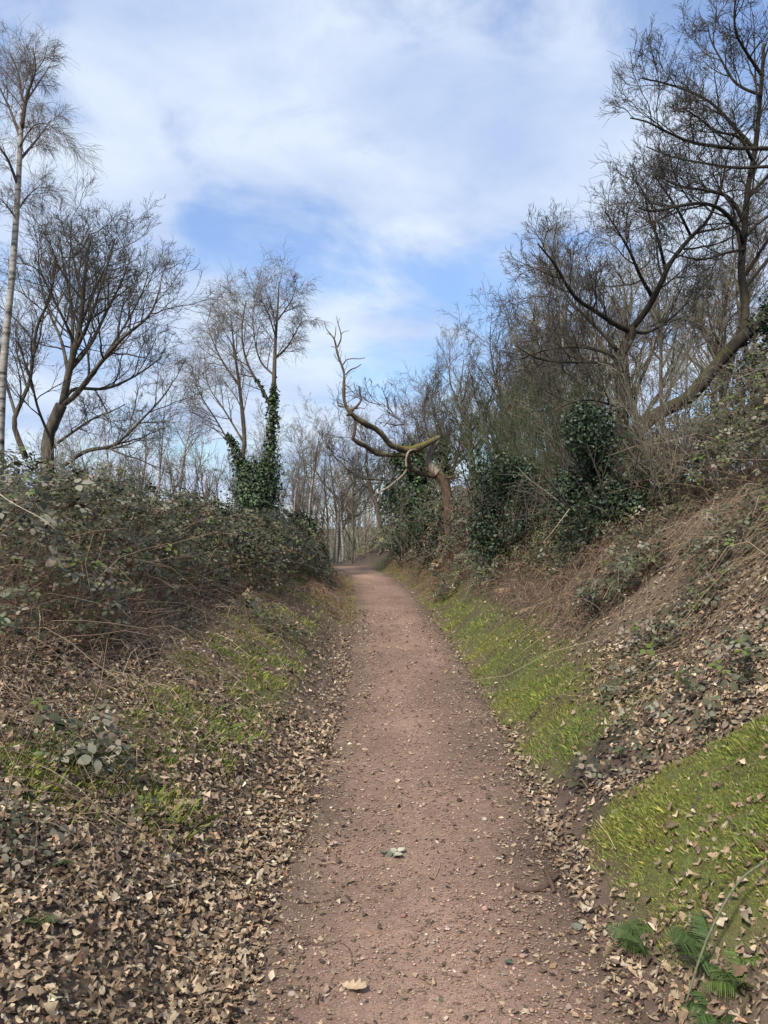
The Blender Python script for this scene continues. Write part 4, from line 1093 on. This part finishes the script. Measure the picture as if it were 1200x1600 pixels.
def left_H2(x, y):
    u = -(x - xc(y))
    return (.25 + .8 * sstep(1.0, 2.0, u)) * (.45 + .6 * fbm(x * 1.1, y * 1.1, 91) + .55 * fbm(x * 3, y * 3, 92))
def left_reg(y0, y1, ua=1.65, ub=2.1):
    return lambda x, y: sstep(ua, ub, -(x - xc(y)) + .5 * (fbm(x * 1.3, y * 1.3, 93) - .5))
bramble('dense grey green bramble mound nearest the frame edge under the white birch', (-4.6, -1.7), (4.0, 6.6), left_reg(0, 0, 2.05, 2.5), left_H, 3400, 520, 8000, .043, 240, 1.4)
bramble('bramble thicket in front of the many stemmed oak, next along the bank', (-5.2, -1.4), (6.6, 10), left_reg(0, 0, 1.95, 2.4), left_H, 6200, 550, 8000, .045, 120, 1.4)
bramble('bramble thicket below the far birches, midway to the bend', (-5.2, -1.2), (10, 14.5), left_reg(0, 0, 1.5, 2.0), left_H2, 7500, 350, 5000, .058, 0, 1.4)
bramble('farthest bramble thicket on the bank, ending at the ivy birches', (-5.0, -.9), (14.5, 23), left_reg(0, 0, 1.05, 1.6), left_H2, 7500, 250, 5000, .075, 0, 1.4)
def right_H(h0, h1, u0, u1):
    return lambda x, y: (h0 + (h1 - h0) * sstep(u0, u1, x - xc(y))) * (.7 + .65 * fbm(x * 1.2, y * 1.2, 95))
def right_reg(a, b_, c=99, d_=100):
    return lambda x, y: sstep(a, b_, (x - xc(y)) + .6 * (fbm(x * 1.3, y * 1.3, 97) - .5)) * (1 - sstep(c, d_, x - xc(y)))
bramble('bramble thicket crowning the leaf slope below the leaning oak', (2.6, 6.2), (6.2, 9.2), right_reg(2.75, 3.3), right_H(.6, 1.6, 2.6, 4.2), 5200, 600, 3600, .045, 150, 1.6)
bramble('brambles around the foot of the large holly', (1.9, 5.0), (9.2, 12), right_reg(1.75, 2.3), right_H(.35, 1.0, 2, 3.5), 5600, 450, 4500, .05, 0, 1.3)
bramble('brambles below the rounded holly', (1.1, 4.5), (12, 15.5), right_reg(1.1, 1.6), right_H(.35, .95, 1.4, 3), 5200, 450, 5000, .052, 0, 1.4, ncol=[(.06, .07, .035), (.08, .085, .05), (.04, .05, .025), (.13, .13, .09), (.09, .11, .03), (.12, .075, .05)])
bramble('brown brambles covering the bank under the dead oak', (.3, 4), (15.5, 24), right_reg(.85, 1.3), right_H(.5, 1.35, .9, 1.7), 5000, 500, 7000, .075, 0, 1.1, ncol=[(.07, .065, .035), (.08, .08, .05), (.045, .05, .025), (.13, .11, .08), (.09, .09, .03), (.14, .08, .05)])
bramble('far bramble bank above the last bend of the path', (-1.5, 4), (24, 31), right_reg(.9, 1.5), right_H(.4, 1.0, 1, 2.2), 2500, 300, 3500, .1, 0, 1.1)
# small separate clumps
def clump(px, py, rx, ry, h, n, label, leaf=.06, big=0):
    leaf *= .72; n = int(n * 1.5); big = int(big * 1.5)
    g = G(px, py)
    reg = lambda x, y: (((x - g[0]) / rx) ** 2 + ((y - g[1]) / ry) ** 2 < 1) * 1.0
    bramble(label, (g[0] - rx, g[0] + rx), (g[1] - ry, g[1] + ry), reg, lambda x, y: h * (.6 + .8 * fbm(x * 5, y * 5, 99)), n, max(8, n // 5), n // 4, leaf, big, 1.0, name='bramble_plant', low=.25)
clump(1105, 1110, .3, .3, .2, 55, 'low bramble plant with round grey leaves on the leaf slope', .055, 40)
clump(960, 1195, .26, .2, .12, 36, 'small bramble sprig at the foot of the leaf slope by the trodden gully', .05, 30)
clump(965, 940, .4, .55, .35, 260, 'dark bramble clump among the dead bracken', .06, 40)
clump(135, 1215, .2, .28, .22, 60, 'dark bramble plant beside the moss patch low on the leafy bank', .05, 50)
clump(225, 1285, .09, .09, .08, 8, 'tiny bramble sprig alone among the fallen leaves', .045, 8)
clump(30, 1340, .13, .16, .14, 22, 'bramble leaves at the frame edge above the fern frond', .045, 22)
clump(420, 985, .4, .6, .25, 160, 'low brambles trailing down the bank where the verge turns grassy', .055, 0)
clump(850, 880, .35, .5, .3, 170, 'small bramble clump on the brown bank below the rounded holly', .06, 0)
clump(1050, 1000, .35, .3, .22, 110, 'bramble trailing down the middle of the leaf slope', .05, 40)
clump(1150, 865, .4, .3, .35, 160, 'bramble spilling over the head of the leaf slope at the frame edge', .055, 40)
clump(985, 1075, .2, .25, .14, 45, 'small bramble low on the leaf slope beside the mossy strip', .05, 30)
clump(905, 895, .5, .5, .4, 240, 'bramble clump spilling down below the large holly', .06, 0)
clump(780, 905, .35, .7, .35, 200, 'dark bramble clump at the top of the grassy strip below the rounded holly', .06, 0)
clump(1010, 850, .45, .45, .4, 220, 'bramble clump under the large holly at the head of the leaf slope', .055, 0)
clump(1110, 930, .25, .3, .15, 40, 'thin bramble sprig high on the leaf slope', .05, 0)
clump(700, 925, .3, .8, .3, 160, 'low brambles on the bank below the dead oak', .065, 0)
clump(1190, 1010, .2, .2, .15, 22, 'bramble leaves among straw stalks at the frame edge', .05, 20)

# ------------------------------------------------------------------ dead bracken and stalks
mb = MB()
def stalks(n, xr, yr, dens, Lr, r, cols, wts, steer=(-.75, -.35), lift=(.01, .07), k=4, wob=.12, turn=.7):
    x, y = scatter(n, xr, yr, dens); N = len(x)
    ang = np.arctan2(steer[1], steer[0]) + rng.normal(0, turn, N)
    L_ = rng.uniform(*Lr, N); lf = rng.uniform(*lift, N)
    t = np.linspace(0, 1, k)[None, :]
    bend = rng.normal(0, .25, (N, 1)) * t ** 2
    X = x[:, None] + L_[:, None] * (np.cos(ang)[:, None] * t - np.sin(ang)[:, None] * bend); Y = y[:, None] + L_[:, None] * (np.sin(ang)[:, None] * t + np.cos(ang)[:, None] * bend)
    Z = height(X, Y) + lf[:, None] * (.3 + np.sin(np.pi * t * .8)) + .01
    Pl = np.stack([X, Y, Z], -1)
    R = np.full((N, k), r) * np.linspace(1, .5, k)[None, :]
    lines(mb, Pl, R, 3, pal(N, cols, wts, .08, .2))
STRAW = [(.33, .26, .18), (.22, .163, .108), (.14, .10, .068), (.075, .054, .04)]
slope = lambda x, y: sstep(1.1, 1.9, x - xc(y)) * sstep(4.4, 5.2, y) * (.35 + .65 * sstep(1.8, 2.8, x - xc(y)))
stalks(200, (1.6, 4.5), (4.8, 9), slope, (.6, 1.4), .0035, STRAW, [1, 2, 3, 2], lift=(.05, .2), turn=.5)
stalks(1500, (1.2, 5), (4.5, 8.5), slope, (.15, .8), .0028, STRAW, [2, 3, 2, 1])
top = lambda x, y: sstep(2.3, 2.9, x - xc(y)) * (1 - sstep(3.6, 4.2, x - xc(y)))
stalks(1700, (2.2, 4.4), (5.2, 8.5), top, (.25, .7), .003, STRAW, [2, 3, 2, 1], lift=(.03, .25))
brac = lambda x, y: sstep(1.25, 1.6, x - xc(y) + .5 * (fbm(x, y, 101) - .5)) * (1 - sstep(2.3, 3, x - xc(y)))
stalks(5400, (1.2, 3.6), (7.0, 14), brac, (.12, .45), .003, [(.20, .135, .095), (.15, .10, .07), (.10, .07, .05), (.30, .22, .15), (.07, .05, .038)], [3, 3, 2, 1.4, 2], lift=(.02, .26), turn=1.3)
stalks(3500, (.2, 3.2), (14, 25), lambda x, y: sstep(.75, 1.0, x - xc(y)) * (1 - sstep(1.6, 2.4, x - xc(y))), (.15, .5), .0045, [(.20, .125, .085), (.16, .10, .065), (.12, .07, .045), (.26, .18, .12)], [3, 3, 2, 1], lift=(.02, .2))
lft = lambda x, y: sstep(1.2, 1.7, -(x - xc(y))) * (1 - sstep(2.1, 2.6, -(x - xc(y))))
stalks(2600, (-3.2, -1.0), (3, 12), lft, (.1, .5), .0022, STRAW + [(.09, .06, .045)], [1, 2.5, 3, 3, 2], steer=(.8, -.4), lift=(.01, .18))
stalks(2500, (-2.6, -.4), (12, 22), lambda x, y: sstep(.8, 1.0, -(x - xc(y))) * (1 - sstep(1.4, 1.8, -(x - xc(y)))), (.1, .5), .004, [(.20, .135, .09), (.16, .10, .065), (.12, .08, .05), (.26, .19, .12)], [3, 3, 2, 1], steer=(.8, -.4), lift=(.01, .2))
tag(mb.build('dead_bracken', M['stem']), 'dry brown bracken stalks and stems lying down the banks', 'dead bracken', kind='stuff')

# ------------------------------------------------------------------ ferns
def frond(L_, pairs, bend, col):
    """one fern frond along +Y, drooping at the tip"""
    t = np.linspace(0, 1, pairs + 1)
    cy = L_ * t * (1 - .12 * bend * t); cz = L_ * (.35 * t - bend * t * t * .5)
    spine = np.stack([np.zeros_like(t), cy, cz], -1)
    V, F = tubes(spine[None], (np.linspace(.0022, .0006, pairs + 1))[None], 3)
    mbf = MB(); mbf.add(V, F, A([.09, .10, .04]))
    ii = np.repeat(np.arange(1, pairs), 2); sg = np.tile([-1, 1], pairs - 1)
    tt = t[ii]
    ln = L_ * .30 * np.sin(np.pi * np.clip(.12 + .88 * tt, 0, 1)) ** .8 * rng.uniform(.7, 1.15, len(ii)) + .004
    # a pinna: saw edged strip
    st = [(0, .09)]
    for q in np.linspace(.1, .95, 6): st += [(q, .15 * (1 - .75 * q)), (q + .05, .055 * (1 - .6 * q))]
    tpl = strip_leaf(st[:-1] + [(1, .005)])
    pos = spine[ii]
    n = nrm(np.stack([sg * .25, -.1 + 0 * tt, np.ones_like(tt)], -1) + rng.normal(0, .3, (len(ii), 3)))
    ang = np.where(sg > 0, -math.pi / 2 + .32, math.pi / 2 - .32)
    dirv = np.stack([sg * np.cos(.32), np.full_like(tt, np.sin(.32)), -.25 * np.ones_like(tt)], -1); dirv = nrm(dirv)
    w = nrm(np.cross(dirv, n)); Vt, Ft = tpl
    W = pos[:, None, :] + (Vt[None, :, 0:1] * .7 * w[:, None, :] + Vt[None, :, 1:2] * dirv[:, None, :]) * ln[:, None, None]
    W[..., 2] -= (Vt[None, :, 1] ** 2) * ln[:, None] * .2
    F = (Ft[None] + (np.arange(len(ii)) * len(Vt))[:, None, None]).reshape(-1, 4)
    c = np.clip(A(col)[None] * np.exp(rng.normal(0, .15, (len(ii), 1))), 0, 1)
    mbf.add(W, F, rep(c, len(Vt)))
    return mbf
def fern(px, py, n, L_, label, col=(.05, .10, .028), yaw0=None, spread=3.1, tilt=.5):
    g = G(px, py)
    t = thing('fern', g - A([0, 0, .01]), label, 'fern')
    n = int(n * 1.4)
    for i in range(n):
        o = frond(L_ * rng.uniform(.7, 1.15), 24, rng.uniform(.5, 1.1), col).build('frond', M['grass'], t)
        o.rotation_euler = (rng.uniform(-.2, .6) * tilt * 2, rng.normal(0, .25), (yaw0 if yaw0 is not None else 0) + spread * ((i + .5) / n - .5) * 2 + rng.normal(0, .15))
    return t
brown = []
for i in range(4):
    o = frond(.42, 16, rng.uniform(.3, .8), [(.20, .125, .08), (.15, .095, .062), (.25, .165, .10), (.11, .07, .05)][i]).build('dead_bracken_frond', M['litter']); brown.append(o.data); bpy.data.objects.remove(o)
for i in range(90):
    y_ = rng.uniform(7.4, 13.5); x_ = float(xc(y_)) + rng.uniform(1.5, 2.5)
    o = link('dead_bracken_frond', brown[i % 4]); o.location = (x_, y_, float(height(x_, y_)) + rng.uniform(.02, .12)); o.scale = [rng.uniform(.45, .9)] * 3
    o.rotation_euler = (rng.uniform(-.5, .3), rng.uniform(-.7, .1), rng.uniform(0, 6.28))
    tag(o, 'curled brown dead bracken frond lying on the bank below the hollies', 'fern frond', 'dead bracken fronds on the bank')
fern(1010, 1480, 8, .165, 'dark green fern at the foot of the mossy mound nearest the path', (.060, .098, .028))
fern(1110, 1490, 9, .18, 'spreading fern under the long bare bramble cane', (.060, .098, .028))
fern(1165, 1540, 7, .16, 'bright green fern at the corner beside the bramble cane', (.09, .14, .035))
fern(1120, 1585, 6, .15, 'low fern lying over dead leaves at the bottom corner', (.060, .098, .028))
fern(95, 1350, 2, .16, 'single pale fern frond standing among dead leaves', (.10, .15, .07), yaw0=math.pi, spread=.25)
fern(95, 1190, 5, .20, 'dark fern tuft beside the moss on the leafy bank', (.04, .075, .025))
fern(30, 1440, 4, .14, 'brownish green fern at the frame edge low on the leafy bank', (.07, .085, .03))
fern(70, 1170, 3, .18, 'small upright fern just above the moss patch', (.06, .10, .03))

# ------------------------------------------------------------------ single things on and beside the path
def stick(name, label, pts, r0, r1, col, cat='stick', lift=.0, group=None, k=16):
    """pts: photo pixels on the ground"""
    g = A([G(*q[:2]) + A([0, 0, (q[2] if len(q) > 2 else 0)]) for q in pts])
    g[:, 2] += r0 * .8 + .008
    p = resample(g, k); r = np.linspace(r0, r1, k)
    b_ = p[0].copy()
    p[:, 2] = np.maximum(p[:, 2], surf(p[:, 0], p[:, 1]) + .5 * r)
    V, F = tubes((p - b_)[None], r[None], 7)
    cen = np.repeat(p - b_, 7, 0); V = cen + (V - cen) * (1 + .25 * rng.uniform(-1, 1, (len(V), 1)))
    n = len(V); V = np.concatenate([V, [p[0] - b_, p[-1] - b_]]); i = np.arange(7); j = (i + 1) % 7
    caps = np.concatenate([np.stack([j, i, np.full(7, n)], 1), np.stack([n - 7 + i, n - 7 + j, np.full(7, n + 1)], 1)])
    o = mk(name, V, [caps, F], M['stick'], None, A(col), True)
    o.location = tuple(b_)
    return tag(o, label, cat, group)
BR = (.085, .055, .042)
stick('broken_stick', 'thick curved brown stick lying at the path edge below the mossy mound', [(806, 1390), (825, 1397), (845, 1396), (858, 1388), (872, 1372)], .012, .009, BR)
stick('broken_stick', 'short forked stick lying across the curved stick', [(852, 1372, .015), (858, 1385, .02), (866, 1400)], .011, .009, BR)
stick('twig', 'straight brown twig on the path near the bottom of the frame', [(424, 1556), (450, 1556), (474, 1552)], .005, .004, (.10, .062, .045), 'twig')
stick('root', 'thin wavy dark root trailing across the path', [(430, 1442), (462, 1464), (495, 1482), (525, 1478), (545, 1488), (550, 1502)], .0045, .003, (.09, .058, .045), 'root')
stick('twig', 'thin bent twig lying left of the grey leaves on the path', [(520, 1310), (540, 1300), (556, 1294), (568, 1284)], .003, .002, (.13, .085, .06), 'twig')
stick('twig', 'thin pale twig pointing at the dark stone', [(680, 1247), (700, 1240), (716, 1231)], .003, .002, (.22, .15, .1), 'twig')
stick('twig', 'short pale straw lying right of the grey leaves', [(678, 1378), (684, 1365), (688, 1350)], .0025, .0018, (.33, .25, .17), 'twig')
stick('twig', 'short straight twig between the wavy root and the pebbles', [(566, 1470), (582, 1466), (598, 1463)], .003, .002, (.2, .13, .09), 'twig')
stick('twig', 'curved thin twig near the bottom edge left of the big oak leaf', [(484, 1545), (482, 1565), (490, 1578), (500, 1584)], .003, .002, (.14, .09, .065), 'twig')
stick('twig', 'long fine twig across the pebbly side of the path', [(690, 1525), (720, 1535), (752, 1548), (772, 1565), (782, 1595)], .0025, .0018, (.1, .07, .055), 'twig')
stick('straw_stalk', 'yellow straw bent over the tip of the mossy mound', [(930, 1292, .02), (940, 1312, .05), (950, 1326, .05), (962, 1338, .02)], .0022, .0015, (.42, .34, .17), 'straw')
stick('bramble_cane', 'long bare green brown bramble cane slanting over the ferns to the frame edge', [(1198, 1400, .1), (1160, 1455, .16), (1125, 1515, .17), (1095, 1560, .12), (1072, 1598, .05)], .0045, .0035, (.12, .125, .075), 'cane', k=24)
stick('bramble_cane', 'pale arching cane across the bramble mound at the frame edge', [(600, 1590), (610, 1590)], .001, .001, BR, 'cane')
o = bpy.data.objects[[q.name for q in C.objects if q.name.startswith('bramble_cane')][-1]]; bpy.data.objects.remove(o)
for label, pts, r, col in [('pale arching cane across the bramble mound at the frame edge', [P(-6, 768, 4.6), P(15, 783, 4.5), P(40, 797, 4.45), P(65, 810, 4.4), P(85, 826, 4.4)], .0035, (.36, .30, .24)),
                   ('long straight cane slanting down the brown bank below the large holly', [P(890, 795, 8.0), P(875, 815, 7.9), P(862, 832, 7.8), P(850, 846, 7.8)], .004, (.34, .27, .19))]:
    p = resample(A(pts), 14); V, F = tubes((p - p[0])[None], np.linspace(r, r * .5, 14)[None], 6)
    o = mk('bramble_cane', V, F, M['stick'], None, A(col), True); o.location = tuple(p[0]); tag(o, label, 'cane')
def one_leaf(px, py, size, yaw, col, label, tpl=OAK_HI, name='fallen_leaf', tilt=(0, 0), curl=(.3, .2, .1), group=None):
    g = G(px, py)
    V, F = place(tpl, np.zeros((1, 3)), A([[tilt[0], tilt[1], 1.]]), A([yaw]), A([size]), A([curl]), A([1.25]))
    o = mk(name, V, F, M['litter'], None, A(col)); o.location = (g[0], g[1], surf(g[0], g[1]) + .012)
    return tag(o, label, 'leaf', group)
one_leaf(530, 1548, .10, 1.2, (.42, .31, .20), 'large pale oak leaf lying flat on the path by the bottom edge')
one_leaf(512, 1328, .055, 2.2, (.40, .30, .23), 'small pale oak leaf on the path left of the grey leaves')
one_leaf(424, 1370, .06, 4.4, (.42, .34, .25), 'pale curled leaf where the litter thins out onto the path')
GL = 'grey green bramble leaflet in the small cluster dropped mid path'
for px, py, yw, cl in [(612, 1334, .4, (.30, .31, .23)), (622, 1340, 2.2, (.36, .36, .27)), (628, 1343, 4.8, (.33, .33, .25)), (601, 1343, 3.6, (.12, .13, .09)), (609, 1341, 5.3, (.10, .11, .08)), (617, 1346, 1.2, (.30, .30, .22))]:
    one_leaf(px, py, .042, yw, cl, GL, OVATE_HI, 'bramble_leaflet', (rng.normal(0, .2), rng.normal(0, .2)), (.2, .15, 0), 'leaflets dropped on the path')
one_leaf(902, 1462, .055, 3.0, (.15, .155, .115), 'smooth grey green leaf at the path edge below the mossy mound', OVATE_HI, 'fallen_leaf')
one_leaf(788, 1513, .03, 1.5, (.07, .09, .06), 'small dark green leaflet on the pebbly side of the path', OVATE_HI)
def stone(px, py, size, col, label, sq=.7):
    g = G(px, py)
    bm_V, F = ICO
    V = bm_V * A([1, .85, sq]) * size * (1 + rng.uniform(-.15, .15, (12, 1)))
    o = mk('stone', V, F, M['stone'], None, A(col)); o.location = (g[0], g[1], surf(g[0], g[1]) + size * sq * .45)
    md = o.modifiers.new('round', 'SUBSURF'); md.levels = 1; md.render_levels = 1
    tag(o, label, 'stone')
stone(718, 1255, .022, (.05, .03, .025), 'dark round stone standing alone on the path')
stone(692, 1320, .014, (.06, .042, .034), 'small dark stone between the grey leaves and the path edge')
stone(456, 1562, .02, (.30, .24, .20), 'flat pale stone just below the straight brown twig')
stone(757, 1285, .02, (.38, .31, .27), 'pale stone near the path edge beyond the fallen sticks')
